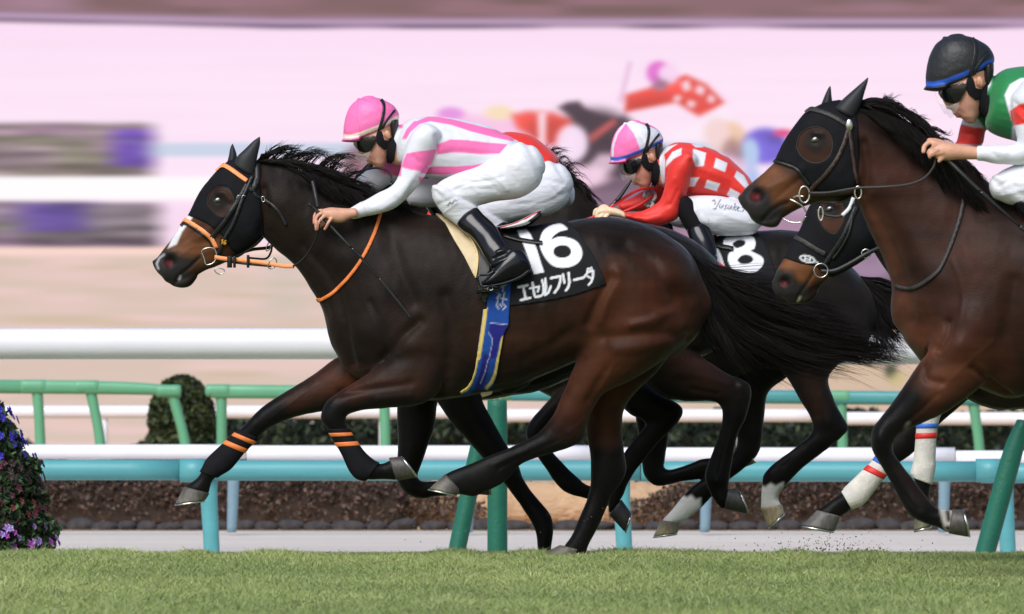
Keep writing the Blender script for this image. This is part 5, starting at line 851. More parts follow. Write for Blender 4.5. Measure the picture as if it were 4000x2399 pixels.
hoof((3706, 2084, 3722, 1990), (3780, 2098, 3756, 1990), Y4 - .17, .06, h4, c(78, 74, 68), c(66, 62, 58)); hoof((4322, 1846, 4332, 1768), (4390, 1850, 4386, 1764), Y4 + .16, .055, h4, GREY, GREY)
hoof(*[tuple(xp([p[:2], p[2:]], 2500, -60, 1.1, (2300, 1300))[0] + xp([p[:2], p[2:]], 2500, -60, 1.1, (2300, 1300))[1]) for p in ((1738, 1852, 1808, 1924), (1678, 1908, 1790, 1932))], Y4 - .12, .058, h4, GREY, PALE); hoof(*[tuple(xp([p[:2], p[2:]], 2330, -60, 1.1, (2300, 1300))[0] + xp([p[:2], p[2:]], 2330, -60, 1.1, (2300, 1300))[1]) for p in ((2185, 2130, 2280, 2152), (2110, 2166, 2260, 2172))], Y4 + .12, .058, h4, PALE, PALE)
hairset(h4, 'mane', [dict(guides=[[(3335, 420), (3390, 412), (3450, 425), (3520, 470)], [(3350, 405), (3400, 385), (3470, 400), (3560, 455)], [(3440, 410), (3500, 420), (3570, 460), (3640, 540)], [(3530, 450), (3590, 480), (3640, 530), (3690, 590)], [(3640, 530), (3680, 560), (3710, 600), (3750, 660)], [(3750, 630), (3790, 650), (3830, 690), (3870, 740)]], n=1700, y0=Y4, yspread=.08, r=.002, jit=.018, seed=12),
    dict(guides=[[(3360, 430), (3420, 470), (3500, 530), (3570, 600)], [(3440, 440), (3510, 510), (3580, 590), (3630, 660)], [(3540, 480), (3600, 570), (3650, 660), (3690, 740)], [(3650, 560), (3700, 650), (3750, 740), (3790, 810)], [(3760, 660), (3800, 740), (3840, 800), (3880, 850)]], n=1900, y0=Y4 - .15, yspread=.025, r=.0021, jit=.015, seed=13),
    dict(guides=[[(3430, 412), (3445, 390), (3470, 372), (3490, 356)], [(3450, 412), (3480, 388), (3500, 380), (3520, 386)], [(3620, 500), (3650, 505), (3680, 515), (3700, 515)], [(3660, 550), (3690, 545), (3710, 560), (3740, 540)]], n=130, y0=Y4, yspread=.03, r=.0016, jit=.02, seed=14)])
hairset(h4, 'tail', [dict(guides=[xp(q, 2330, -80, 1.1, (2300, 1300)) for q in TG[2:6]], n=900, y0=Y4 + .05, yspread=.08, r=.0025, jit=.03, K=10, seed=15)])

# ------------------------------------------------------------------ jockeys
SK, SK2, LIPC = c(214, 160, 132), c(196, 130, 104), c(176, 92, 84)
def rider(label, y, T, sk, jersey, jops, jbase, breech, bops, boots, helm, skin_rows=(), fingers=(), paint_skin=(), socks=None, jy=0.0, face=True, group='jockeys', boot_child=True, hair=True, jw=.004, loc=(1900, 1100), nosleeve=False, goggle=True):
    """T maps head photo points of the leading jockey onto this one: (dx,dy,scale)"""
    dx, dy, s = T; O = (1332, 551); hs = 819 * s / (F / (D + y)) 
    t = lambda rows: xf(rows, dx, dy, s, O, s * (D + y) / D); p = lambda pts: xp(pts, dx, dy, s, O); k = s * (D + y) / D
    root = thing('jockey', label, 'jockey', tuple(W(*loc, y)), group)
    def tb(q): (a, b), = p([q[:2]]); return a, b
    bl = lambda px, py, rx, ry, w, yy=0, rot=0: blob(*tb((px, py)), rx * s, ry * s, w * k, y + jy + yy * k, rot)
    yh = y + jy
    heads = [loft(t([(1390, 545, 1545, 512, .076), (1394, 566, 1542, 545, .076), (1404, 588, 1536, 575, .070), (1416, 608, 1526, 598, .062), (1432, 626, 1516, 616, .052), (1452, 641, 1508, 636, .042), (1472, 652, 1500, 650, .026)]), yh, n=24), bl(1458, 490, 92, 78, .078),
        loft(t([(1388, 562, 1412, 566, .010), (1393, 580, 1424, 582, .013), (1402, 598, 1430, 598, .015), (1412, 610, 1434, 606, .013)]), yh, n=14), bl(1414, 606, 9, 8, .013), bl(1424, 610, 8, 6, .017, 0), bl(1434, 626, 8, 5, .022), bl(1444, 636, 8, 5, .021), bl(1480, 648, 17, 10, .028), bl(1440, 598, 22, 16, .058),
        loft(t([(1486, 600, 1556, 520, .056), (1530, 640, 1600, 540, .062), (1570, 650, 1640, 560, .07)]), yh), bl(1513, 526, 11, 19, .009, -.078, .2), bl(1513, 526, 11, 19, .009, .078, .2)]
    fl = []
    for pts, r in fingers: q = crom([W(*a) for a in pts], 6); rr = np.interp(np.linspace(0, 1, len(q)), np.linspace(0, 1, len(r)), r) if not np.isscalar(r) else np.full(len(q), r); fl.append(tube(q, rr, 10)); 
    for pts, r in fingers:
        for e in (pts[0], pts[-1]): ss_ = F / (D + e[2]); rr = r if np.isscalar(r) else (r[0] if e is pts[0] else r[-1]); fl.append(blob(e[0], e[1], rr * ss_, rr * ss_, rr, e[2], 0, 10))
    core = [loft(r, y + o, n=18, grow=-.016) for r, o in jersey] + [loft(r, y + o, n=18, grow=-.016) for r, o in breech] + [loft(r, y + o, n=18, grow=-.014) for r, o in boots]
    me = fuse(heads + [loft(r, y + o, n=20, sub=4) for r, o in skin_rows] + fl + core, .0042 * max(1, s * .95), 4)
    LN = lambda pts, w, col, so=3: line(p(pts), w * s, col, so * s)
    nk = np.array(SK2)
    paint(me, SK, [LN([(1430, 628), (1448, 633), (1452, 634)], 5, LIPC), LN([(1436, 636), (1450, 640)], 4, LIPC), LN([(1440, 631), (1456, 634)], 2.5, (.1, .03, .03), 1.5), LN([(1420, 612), (1430, 613)], 4, (.12, .05, .04), 2), LN([(1440, 615), (1480, 600)], 40, (.62, .30, .22), 22), LN([(1506, 520), (1512, 532), (1516, 540)], 8, SK2, 4), LN([(1395, 562), (1420, 558)], 7, (.03, .02, .015), 3), LN([(1550, 500), (1575, 545)], 30, (.02, .014, .012), 8)] + list(paint_skin), y)
    sculpt(me, [(p([(1506, 514), (1516, 520), (1518, 534), (1512, 542)]), 4 * s, -.003), (p([(1445, 618), (1462, 628)]), 6 * s, -.002)])
    body = link_mesh('body', me, M['skin'], root); bh = tree_of(me) if False else None
    V = vco(me) + base_of(root); bh = BVHTree.FromPolygons([tuple(v) for v in V], [tuple(q.vertices) for q in me.polygons])
    mj = fuse([loft(r, y + o, n=26) for r, o in jersey], .006, 5); wrinkle(mj, jw, 20, (1.6, 1, .8), int(y * 10) + 40); sculpt(mj, [op[1] for op in jops if op[0] == 'fold']); paint(mj, jbase, [op for op in jops if op[0] != 'fold'], y); BJ = tree_of(mj)
    jo = link_mesh('jersey', mj, M['silk'], root)
    mb = fuse([loft(r, y + o, n=26) for r, o in breech], .006, 5); wrinkle(mb, .0020, 22, (.7, 1, 1.5), int(y * 10) + 41); sculpt(mb, [op[1] for op in bops if op[0] == 'fold']); paint(mb, (.75, .76, .81), [op for op in bops if op[0] != 'fold'], y)
    bo = link_mesh('breeches', mb, M['breech'], root)
    for r, o in boots:
        V, Fs = loft(r, y + o, n=26, sub=7, expo=2.1); me2 = fuse([(V, Fs)], .005, 3); wrinkle(me2, .0030, 38, (1, 1, .7), 9); sculpt(me2, [(q, 7, h) for q, h in (socks or [])]); link_mesh('boot', me2, M['boot'], root)
    # helmet
    hb, hband, hops = helm
    rows = t([(1343, 549, 1559, 464, .094), (1341, 512, 1558, 445, .1), (1350, 455, 1541, 415, .096), (1370, 412, 1511, 396, .078), (1390, 394, 1490, 386, .058), (1412, 385, 1465, 380, .034)])
    mh = fuse([loft(rows, yh, n=32, sub=6, cap=.35), bl(1402, 387, 8, 5, .009), loft(t([(1333, 549, 1335, 553, .03), (1344, 541, 1350, 555, .066), (1368, 536, 1376, 557, .085), (1400, 528, 1408, 554, .09)]), yh, cap=.3)], .004 * max(1, s), 6)
    wrinkle(mh, .0008, 60, (1, 1, 2), 5); paint(mh, hb, [(a[0], a[1], a[2]) for a in hops(p, s)] + [LN([(1340, 532), (1370, 534), (1410, 524), (1480, 496), (1562, 456)], 15 if hband is not None else .1, hband if hband is not None else hb, 2)], y)
    ho = link_mesh('helmet', mh, M['helmet'], root); BH = BVHTree.FromPolygons([tuple(v) for v in vco(mh) + base_of(ho)], [tuple(q.vertices) for q in mh.polygons])
    strap('helmet_strap', p([(1488, 390), (1497, 405), (1499, 430), (1492, 470), (1480, 510)]), 11 * s, BH, M['leather'], ho, .004 * s, yh, 4); strap('helmet_strap', p([(1542, 431), (1524, 452), (1504, 480), (1488, 512)]), 8 * s, BH, M['leather'], ho, .004 * s, yh, 4)
    dd = lambda name, pts, off, m, par=root, st=4, th=.003: link_mesh(name, drape(p(pts), bh, off, st * s, yh, None, th), m, par)
    dd('harness', [(1476, 508), (1466, 540), (1476, 566), (1498, 584), (1510, 580), (1506, 610), (1512, 640), (1528, 644), (1542, 620), (1548, 570), (1556, 520), (1556, 490), (1538, 494), (1531, 530), (1516, 550), (1498, 546), (1490, 515)], .010, M['black_cloth'], ho)
    if goggle:
        dd('goggles', [(1382, 553), (1396, 546), (1430, 538), (1458, 530), (1474, 536), (1466, 560), (1452, 585), (1432, 594), (1412, 588), (1396, 574)], .012, M['gloss_black'], ho, 4, .008); dd('visor', [(1380, 560), (1400, 590), (1430, 596), (1452, 586), (1450, 600), (1440, 624), (1428, 634), (1414, 622), (1392, 590)], .024, M['clear'], ho, 5, .0015)
    if hair: mk('hair', *loft(t([(1520, 480, 1557, 470, .076), (1520, 502, 1557, 496, .076), (1524, 526, 1552, 520, .07), (1532, 544, 1547, 540, .06)]), yh, cap=.4), M['hairhuman'], root)
    return root, bh, BJ
J2 = lambda *pts: [(1200 + x / 1.649, 350 + y / 1.649) for x, y in pts]
WHT, PNK, RD = (.76, .775, .83), (.98, .17, .46), (.80, .028, .018)
fold = lambda pts, w, h: ('fold', (pts, w, h))
# ----- leading jockey
TOR = [(1566, 486, 1546, 600, .07), (1596, 466, 1560, 640, .12), (1634, 456, 1590, 662, .165), (1715, 457, 1650, 690, .19), (1806, 469, 1740, 706, .18), (1900, 490, 1840, 706, .165), (1985, 528, 1935, 680, .155), (2012, 545, 1975, 670, .14)]
SLN = [(1640, 488, 1722, 540, .08), (1608, 520, 1716, 566, .082), (1588, 566, 1702, 594, .072), (1575, 620, 1680, 648, .062), (1560, 680, 1648, 700, .056), (1530, 724, 1606, 758, .054), (1480, 752, 1548, 810, .05), (1440, 778, 1480, 836, .046), (1416, 790, 1436, 844, .043), (1412, 790, 1424, 846, .038), (1364, 815, 1382, 856, .036)]
SLF = [(1620, 520, 1690, 580, .08), (1560, 590, 1640, 660, .07), (1490, 636, 1560, 700, .06), (1430, 668, 1490, 740, .054), (1380, 710, 1420, 762, .044), (1356, 728, 1380, 770, .036)]
PEL = [(1960, 534, 1930, 680, .15), (2000, 545, 1970, 740, .16), (2060, 590, 2030, 760, .14), (2100, 640, 2090, 730, .09)]
THN = [(2060, 568, 2120, 684, .07), (2020, 556, 2104, 728, .095), (1950, 600, 2034, 772, .105), (1870, 648, 1938, 786, .1), (1800, 672, 1874, 803, .088), (1734, 700, 1832, 806, .076), (1694, 730, 1770, 806, .07)]
SHN = [(1688, 738, 1790, 760, .07), (1688, 772, 1840, 794, .068), (1706, 806, 1862, 806, .06), (1735, 842, 1868, 812, .052), (1775, 875, 1876, 830, .047)]
THF = [(1960, 600, 2000, 740, .1), (1840, 650, 1880, 790, .095), (1730, 690, 1770, 806, .08), (1640, 702, 1660, 812, .074), (1600, 735, 1614, 806, .06)]
BTN = [(1786, 884, 1868, 812, .05), (1810, 905, 1890, 838, .052, -.015), (1833, 918, 1922, 868, .054, -.03), (1862, 955, 1950, 904, .051, -.06), (1890, 1000, 1970, 944, .045, -.095), (1908, 1030, 1988, 965, .041, -.115), (1922, 1058, 2012, 976, .040, -.13)]
FTN = [(2030, 976, 2070, 1060, .034), (2000, 972, 2046, 1076, .04), (1965, 1000, 2000, 1094, .043), (1932, 1040, 1960, 1108, .042), (1904, 1078, 1920, 1116, .038), (1882, 1100, 1890, 1116, .026)]
BTF = [(1660, 800, 1740, 800, .05), (1720, 900, 1800, 880, .05), (1780, 980, 1860, 950, .045)]
HN = [(1384, 812, 1392, 850, .028), (1360, 814, 1370, 854, .027), (1325, 812, 1338, 870, .031), (1290, 810, 1302, 868, .033), (1262, 816, 1276, 856, .03)]
yh = -.215
FN = [([(1268, 824, -.19), (1244, 824, -.192), (1230, 840, -.20), (1226, 872, -.205)], (.0098, .0092, .0085, .0072)), ([(1270, 830, -.212), (1246, 838, -.222), (1233, 862, -.226), (1235, 898, -.222)], (.010, .0096, .0088, .0072)), ([(1276, 840, -.232), (1258, 852, -.24), (1244, 872, -.242), (1240, 896, -.236)], (.0098, .0092, .0085, .007)), ([(1296, 852, -.24), (1284, 868, -.25), (1276, 884, -.25), (1268, 896, -.246)], (.009, .0085, .008, .0068)), ([(1310, 850, -.19), (1284, 862, -.182), (1262, 874, -.185), (1248, 886, -.19)], (.011, .010, .0095, .008))]
z7 = lambda *p: [(1562 + x / 1.519, 312 + y / 1.519) for x, y in p]
jop = [poly(z7((12, 352), (38, 295), (80, 248), (140, 214), (200, 216), (300, 231), (450, 268), (600, 305), (695, 338), (672, 366), (560, 342), (420, 306), (300, 266), (180, 246), (120, 262), (62, 312), (38, 352)), PNK, 2), poly(z7((216, 385), (300, 354), (400, 358), (520, 372), (640, 382), (592, 438), (480, 442), (380, 434), (300, 432), (220, 444)), PNK, 2), poly(z7((130, 520), (230, 514), (330, 514), (430, 507), (560, 486), (480, 527), (380, 548), (260, 564), (120, 555)), PNK, 2), poly(z7((110, 575), (230, 596), (320, 590), (280, 630), (120, 620)), PNK, 2), poly(z7((-8, 240), (14, 240), (18, 285), (-4, 290)), PNK, 2),
    poly(J2((690, 190), (740, 165), (800, 160), (860, 172), (780, 172), (700, 205)), WHT, 2),
    poly(J2((640, 412), (700, 400), (836, 384), (800, 480), (748, 528), (680, 520), (606, 500), (622, 450)), PNK, 2, True), poly([(1430, 625), (1570, 630), (1566, 690), (1500, 680), (1462, 650)], PNK, 2), line(J2((830, 300), (836, 390)), 3, (.5, .5, .55), 1.5, True), line(J2((350, 715), (388, 812)), 3, (.55, .55, .6), 2),
    fold(J2((700, 540), (640, 620), (600, 690)), 12, .004), fold(J2((690, 600), (650, 690)), 10, -.004), fold(J2((560, 640), (480, 700), (420, 740)), 10, -.004), fold(J2((560, 720), (480, 770)), 12, .004), fold(J2((680, 430), (720, 470)), 9, -.004), fold(J2((830, 300), (838, 400), (760, 540)), 10, -.008), fold(J2((860, 420), (1000, 400), (1160, 420)), 14, -.004), fold(J2((980, 290), (1150, 330)), 12, .004), fold(J2((900, 250), (1050, 300)), 10, -.003)]
bop = [fold(J2((960, 640), (1060, 600), (1150, 590)), 7, -.004), fold(J2((1080, 560), (1180, 600), (1230, 660)), 7, -.0035), fold(J2((1150, 540), (1240, 590), (1290, 640)), 7, .003), fold(J2((1040, 600), (1100, 660)), 7, .003), fold(J2((1380, 420), (1440, 500), (1470, 580)), 8, .003), fold(J2((880, 620), (930, 660), (1000, 690)), 8, .003), fold(J2((870, 800), (960, 730)), 6, .003), fold(J2((860, 600), (1000, 560), (1200, 520)), 12, .004), fold(J2((900, 660), (1060, 640), (1200, 640)), 12, -.004), fold(J2((1000, 590), (1120, 600), (1260, 560)), 9, -.004), fold(J2((1300, 540), (1350, 600)), 10, -.004), fold(J2((1240, 450), (1350, 500)), 12, .004), fold(J2((830, 660), (870, 700)), 10, -.005), fold(J2((850, 740), (940, 700)), 9, -.004), fold(J2((1220, 560), (1290, 650)), 10, .004), line(J2((860, 790), (980, 705)), 3, (.5, .5, .55), 2), line(J2((905, 748), (920, 728), (935, 738), (948, 712), (962, 716)), 5, (.06, .08, .07), 2)]
def hops_pink(p, s): return [line(p([(1402, 384), (1394, 420), (1396, 470), (1412, 530)]), 2 * s, (.75, .10, .33), 1.5), line(p([(1408, 384), (1450, 400), (1500, 450), (1520, 490)]), 2 * s, (.75, .10, .33), 1.5)]
CREAM = c(246, 232, 204)
jr, bh, BJ = rider('jockey in pink and white striped silks with a pink helmet, crouching on horse 16', 0.0, (0, 0, 1.0), SK, [(TOR, 0), (SLN, -.165), (SLF, .16)], jop, WHT, [(PEL, .02), (THN, -.14), (SHN, -.165), (THF, .16)], bop, [(BTN, -.185), (BTF, .2)], ((.97, .19, .48), CREAM, hops_pink), [(HN, yh)], FN,
    [line([(1240, 828), (1226, 850), (1224, 884)], 10, c(224, 150, 130), 5), line([(1244, 845), (1236, 900)], 3, c(170, 96, 78), 2), line([(1256, 858), (1242, 892)], 3, c(170, 96, 78), 2), line([(1284, 874), (1270, 892)], 4, c(170, 96, 78), 2)], [(q, h) for q, h in [([(1945, 985), (1990, 972), (2010, 985)], .006), ([(1930, 1010), (1980, 990)], -.006), ([(1925, 1035), (1985, 1010), (2015, 1000)], .006), ([(1920, 1050), (1960, 1030)], -.005)]])
V, Fs = loft(FTN, -.325, n=26, sub=7); me = fuse([(V, Fs)], .005, 3); wrinkle(me, .0016, 34, (1, 1, .7), 9); link_mesh('boot', me, M['boot'], jr)
mk('boot_sole', *loft([(2062, 1050, 2070, 1062, .036), (2030, 1074, 2038, 1086, .042), (1990, 1092, 1998, 1104, .044), (1940, 1106, 1946, 1118, .043), (1890, 1114, 1894, 1122, .034)], -.325, cap=.2), M['leather'], jr)
mk('ring', *ptube([(1252, 856, -.253), (1258, 862, -.256), (1264, 870, -.254), (1260, 868, -.232), (1253, 860, -.232)], .0016, closed=True, sub=4), M['steel'], jr)
# stirrup iron belongs to the saddle
mk('stirrup', *join([ptube([(1930, 1060, -.365), (1900, 1074, -.37), (1868, 1078, -.375), (1870, 1102, -.375), (1878, 1118, -.375), (1910, 1118, -.375), (1945, 1122, -.37)], .005), loft([(1868, 1116, 1864, 1150, .03), (1900, 1116, 1896, 1142, .045), (1940, 1118, 1938, 1146, .04), (1952, 1124, 1950, 1140, .03)], -.325, cap=.3)]), M['gloss_black'], sad)
mk('stirrup_mark', *ptube([(1904, 1134, -.372), (1908, 1122, -.372), (1922, 1122, -.372), (1924, 1132, -.372), (1912, 1134, -.372)], .0016), M['steel'], sad)
def whip(name, label, pts, radii, tipw):
    ctr = W(*pts[len(pts) // 2]); r = thing(name, label, 'whip', tuple(ctr), 'riding whips'); q = crom([W(*p) for p in pts], 8); rr = np.interp(np.linspace(0, 1, len(q)), np.linspace(0, 1, len(radii)), radii)
    n = len(q); a = int(n * .42); mk('handle', *tube(q[:a + 1], rr[:a + 1], 10), M['leather'], r); mk('shaft', *tube(q[a:int(n * .72) + 1], rr[a:int(n * .72) + 1], 8), M['gloss_black'], r); mk('flap', *tube(q[int(n * .72):], tipw, 8, flat=.35), M['leather'], r); return r
whip('whip', 'black whip slanting down from the hand of the pink-helmeted jockey', [(1206, 796, -.215), (1236, 822, -.215), (1301, 893, -.235), (1350, 945, -.25), (1410, 1006, -.262), (1452, 1058, -.268), (1491, 1099, -.272), (1550, 1172, -.275), (1608, 1246, -.275)], (.009, .008, .0075, .0065, .0045, .004, .005), .0065)
mk('whip_loop', *flatrib([(1220, 706, -.16), (1226, 730, -.17), (1234, 770, -.19), (1242, 812, -.2)], 15, .002), M['leather'], rein)
mk('rein_grip', *ptube([(1345, 700, .12), (1380, 680, .1), (1424, 664, .02), (1470, 656, -.02), (1505, 664, -.05), (1525, 684, -.08), (1528, 712, -.1)], .0055), M['leather'], rein)
# ----- jockey in red on the horse between
tA = lambda r, dx=122, dy=60: xf(r, dx, dy, .975, (1332, 551))
TORB = tA(TOR[:5], 130, 55) + [(1990, 514, 1960, 730, .165), (2082, 534, 2030, 740, .165), (2152, 588, 2116, 690, .15), (2170, 606, 2140, 680, .13)]
PELB = [(2150, 610, 2090, 730, .13), (2172, 622, 2130, 800, .15), (2205, 665, 2180, 815, .13), (2232, 720, 2218, 800, .09)]
rb = [fold([(2000, 560), (2100, 610)], 14, .004)]
bb = [fold([(2080, 800), (2160, 770), (2210, 720)], 8, .003), fold([(2120, 700), (2180, 760)], 7, -.003), fold([(2160, 660), (2220, 740)], 7, .003), line([(2225, 770), (2200, 820), (2170, 842)], 3, (.5, .5, .55), 2), fold([(2000, 800), (2120, 790), (2200, 760)], 12, -.004), fold([(2000, 850), (2120, 830)], 10, .004), fold([(2130, 700), (2200, 720)], 10, -.004)]
rider('jockey in red silks hidden behind the pink-helmeted rider, only the back and breeches showing', Y1, (150, 150, .95), SK, [(TORB, 0), (tA(SLN, 122, 140), -.16), (tA(SLF, 122, 140), .16)], rb, RD, [(PELB, .02), (tA(THN, 128, 72), -.13), (tA(SHN), -.15), (tA(THF), .16)], bb, [(tA(BTN), -.16)], ((.9, .88, .9), None, hops_pink), [(tA(HN), -.2)], [], loc=(2000, 1100))
# ----- jockey of number 18
z5p = z5
TOR2 = [(2590, 585, 2570, 690, .07), (2612, 566, 2590, 730, .12), (2650, 556, 2620, 752, .165), (2720, 564, 2670, 770, .19), (2800, 586, 2740, 780, .18), (2868, 635, 2810, 786, .17), (2925, 695, 2880, 800, .16), (2945, 740, 2915, 800, .14)]
SLN2 = [(2660, 590, 2728, 640, .08), (2626, 630, 2716, 676, .08), (2604, 680, 2700, 702, .074), (2596, 730, 2684, 752, .066), (2582, 776, 2662, 806, .06), (2560, 800, 2640, 858, .058), (2515, 822, 2562, 884, .052), (2475, 828, 2500, 872, .048), (2436, 828, 2444, 854, .04)]
SLF2 = [(2620, 640, 2680, 720, .07), (2570, 700, 2620, 770, .06), (2490, 760, 2530, 820, .05), (2420, 790, 2440, 830, .04)]
PEL2 = [(2870, 740, 2850, 880, .15), (2910, 770, 2890, 920, .155), (2945, 830, 2935, 912, .11)]
THN2 = [(2925, 800, 2965, 890, .085), (2880, 782, 2945, 915, .105), (2820, 768, 2870, 922, .11), (2760, 764, 2800, 920, .1), (2710, 764, 2745, 905, .09), (2672, 768, 2690, 880, .075)]
THF2 = [(2880, 800, 2900, 900, .1), (2760, 790, 2780, 900, .09), (2640, 790, 2650, 890, .08), (2590, 800, 2600, 860, .06)]
SHN2 = [(2646, 800, 2690, 770, .05), (2644, 826, 2716, 790, .052), (2660, 862, 2745, 824, .052), (2684, 902, 2768, 872, .05)]
BTN2 = [(2682, 898, 2766, 870, .053), (2692, 925, 2776, 898, .054, -.02), (2706, 955, 2786, 930, .05, -.05), (2726, 985, 2796, 968, .045, -.09), (2742, 1004, 2798, 994, .042, -.12), (2750, 1022, 2796, 1022, .04, -.14)]
BTF2 = [(2560, 850, 2620, 850, .05), (2580, 920, 2640, 930, .045)]
HN2 = [(2440, 830, 2440, 856, .028), (2420, 818, 2424, 850, .03), (2380, 806, 2390, 846, .036), (2350, 806, 2352, 844, .036), (2332, 816, 2334, 842, .03)]
FN2 = [([(2345, 816, Y2 - .17), (2326, 822, Y2 - .17), (2322, 840, Y2 - .17)], .010), ([(2352, 828, Y2 - .19), (2334, 832, Y2 - .2), (2330, 852, Y2 - .2)], .010), ([(2362, 836, Y2 - .205), (2348, 846, Y2 - .21), (2346, 858, Y2 - .21)], .0095), ([(2374, 840, Y2 - .21), (2366, 850, Y2 - .215), (2366, 860, Y2 - .215)], .009), ([(2380, 815, Y2 - .16), (2360, 806, Y2 - .15), (2345, 812, Y2 - .15)], .011)]
GL_ = c(244, 214, 178)
jop2 = [poly(z5(q), WHT, 2) for q in [((942, 336), (1035, 366), (1018, 460), (958, 466), (938, 400)), ((1108, 402), (1190, 440), (1172, 505), (1090, 472)), ((930, 300), (1000, 305), (1016, 326), (960, 326)), ((1095, 340), (1150, 352), (1190, 396), (1140, 372)), ((1258, 496), (1310, 530), (1345, 600), (1320, 622), (1240, 540)), ((1042, 562), (1136, 590), (1112, 645), (1024, 618)), ((1212, 622), (1280, 660), (1262, 712), (1184, 672)), ((925, 545), (985, 545), (950, 610), (916, 610)), ((858, 330), (856, 380), (800, 410), (742, 470), (745, 430), (790, 360)), ((720, 330), (830, 300), (790, 326), (728, 380)), ((1285, 440), (1340, 500), (1330, 520)), ((700, 380), (725, 350), (738, 420), (735, 580), (712, 600), (690, 545))]] + [fold(z5(((800, 560), (740, 640))), 12, .004), fold(z5(((760, 740), (640, 800), (520, 820))), 10, -.005), fold(z5(((700, 830), (600, 850))), 10, .004), fold(z5(((930, 430), (940, 560), (860, 700))), 12, -.008), fold(z5(((1000, 520), (1200, 600))), 14, -.004), fold(z5(((830, 640), (780, 740))), 9, -.004)]
YU = [[(1082, 716), (1092, 706), (1104, 726), (1098, 740)], [(1140, 706), (1120, 740), (1104, 774), (1088, 770)], [(1138, 738), (1132, 760), (1144, 766), (1158, 744), (1154, 768)], [(1184, 744), (1174, 752), (1182, 768), (1168, 774)], [(1200, 748), (1194, 770), (1206, 774), (1220, 752), (1216, 776)], [(1248, 732), (1232, 780)], [(1254, 756), (1236, 766), (1250, 784)], [(1262, 774), (1276, 764), (1268, 756), (1258, 776), (1270, 788)], [(1282, 788), (1285, 790)], [(1298, 762), (1326, 758)], [(1316, 762), (1302, 792), (1294, 788)]]
bop2 = [fold(z5(((1000, 720), (1060, 800), (1080, 880))), 8, -.003), fold(z5(((1180, 820), (1300, 860), (1380, 880))), 9, .003), fold(z5(((960, 780), (1020, 860))), 7, .003)] + [line(z5(q), 3.6, (.05, .05, .08), 1.6, True) for q in YU] + [fold(z5(((960, 700), (1000, 790))), 10, -.005), line(z5(((1050, 840), (1060, 900), (1200, 940), (1400, 930))), 3, (.5, .5, .55), 2), fold(z5(((1000, 860), (1100, 870))), 16, .006)]
def hops_quarter(p, s):
    return [poly(p([(1330, 560), (1330, 380), (1402, 380), (1478, 530)]), (.97, .19, .48), 2), poly(p([(1402, 382), (1430, 376), (1560, 420), (1575, 500), (1478, 530), (1440, 430)]), (.74, .77, .84), 2), line(p([(1402, 384), (1368, 430), (1352, 480), (1350, 540)]), 9 * s, (.85, .75, .84), 2), line(p([(1404, 382), (1460, 420), (1490, 470), (1504, 512)]), 7 * s, (.9, .85, .9), 2)]
j2, bh2, BJ2 = rider('jockey in red silks with white squares and pink-white quartered helmet', Y2, (1043, 87, .95), SK, [(TOR2, 0), (SLN2, -.16), (SLF2, .16)], jop2, RD, [(PEL2, .0), (THN2, -.13), (THF2, .15)], bop2, [(BTN2, -.17), (BTF2, .17)], ((.97, .19, .48), (.03, .12, .50), hops_quarter), [(HN2, -.18)], FN2, [poly([(2310, 795), (2438, 800), (2440, 870), (2310, 870)], GL_, 3)], loc=(2750, 1000))
me = fuse([loft(SHN2, Y2 - .165, n=24, grow=.002)], .006, 4); wrinkle(me, .002, 30); link_mesh('legging', me, M['black_cloth'], j2)
V, Fs = loft([(2796, 1000, 2792, 1032, .036), (2772, 1004, 2776, 1040, .04), (2746, 1012, 2752, 1046, .038), (2724, 1030, 2730, 1048, .03)], Y2 - .31, n=22); mk('boot', V, Fs, M['boot'], j2)
mk('stirrup', *flatrib([(2762, 1030, Y2 - .36), (2790, 1026, Y2 - .365), (2815, 1040, Y2 - .365), (2834, 1064, Y2 - .365)], 20, .003), M['red'], sad2)
mk('hand', *join([loft([(2530, 790, 2548, 808, .02), (2520, 765, 2556, 780, .03), (2525, 745, 2560, 750, .03)], Y2 + .1)] + [tube(crom([W(*a) for a in q], 5), .009, 8) for q in ([(2556, 752, Y2 + .06), (2560, 770, Y2 + .05), (2550, 785, Y2 + .05)], [(2540, 745, Y2 + .06), (2522, 752, Y2 + .05), (2516, 770, Y2 + .05)], [(2530, 780, Y2 + .06), (2522, 796, Y2 + .05), (2534, 808, Y2 + .05)], [(2546, 786, Y2 + .06), (2550, 800, Y2 + .05), (2540, 810, Y2 + .05)])]), M['gglove'], j2)
mk('reins', *flatrib([(2556, 742, Y2 + .02), (2530, 735, Y2 - .02), (2480, 748, Y2 - .1), (2415, 790, Y2 - .18), (2350, 832, Y2 - .2), (2290, 858, Y2 - .18), (2200, 880, Y2 - .1)], 11, .0025), M['red'], h2); mk('reins', *flatrib([(2556, 760, Y2 + .05), (2500, 800, Y2 + .02), (2430, 830, Y2)], 12, .0025), M['red'], h2)
whip('whip', 'short black whip held up in the cream-gloved hand of jockey 18', [(2466, 704, Y2 - .15), (2450, 728, Y2 - .16), (2420, 770, Y2 - .175), (2392, 800, Y2 - .185), (2340, 850, Y2 - .19), (2280, 890, Y2 - .16), (2240, 930, Y2 - .12)], (.006, .008, .010, .009, .007, .005, .004), .005)
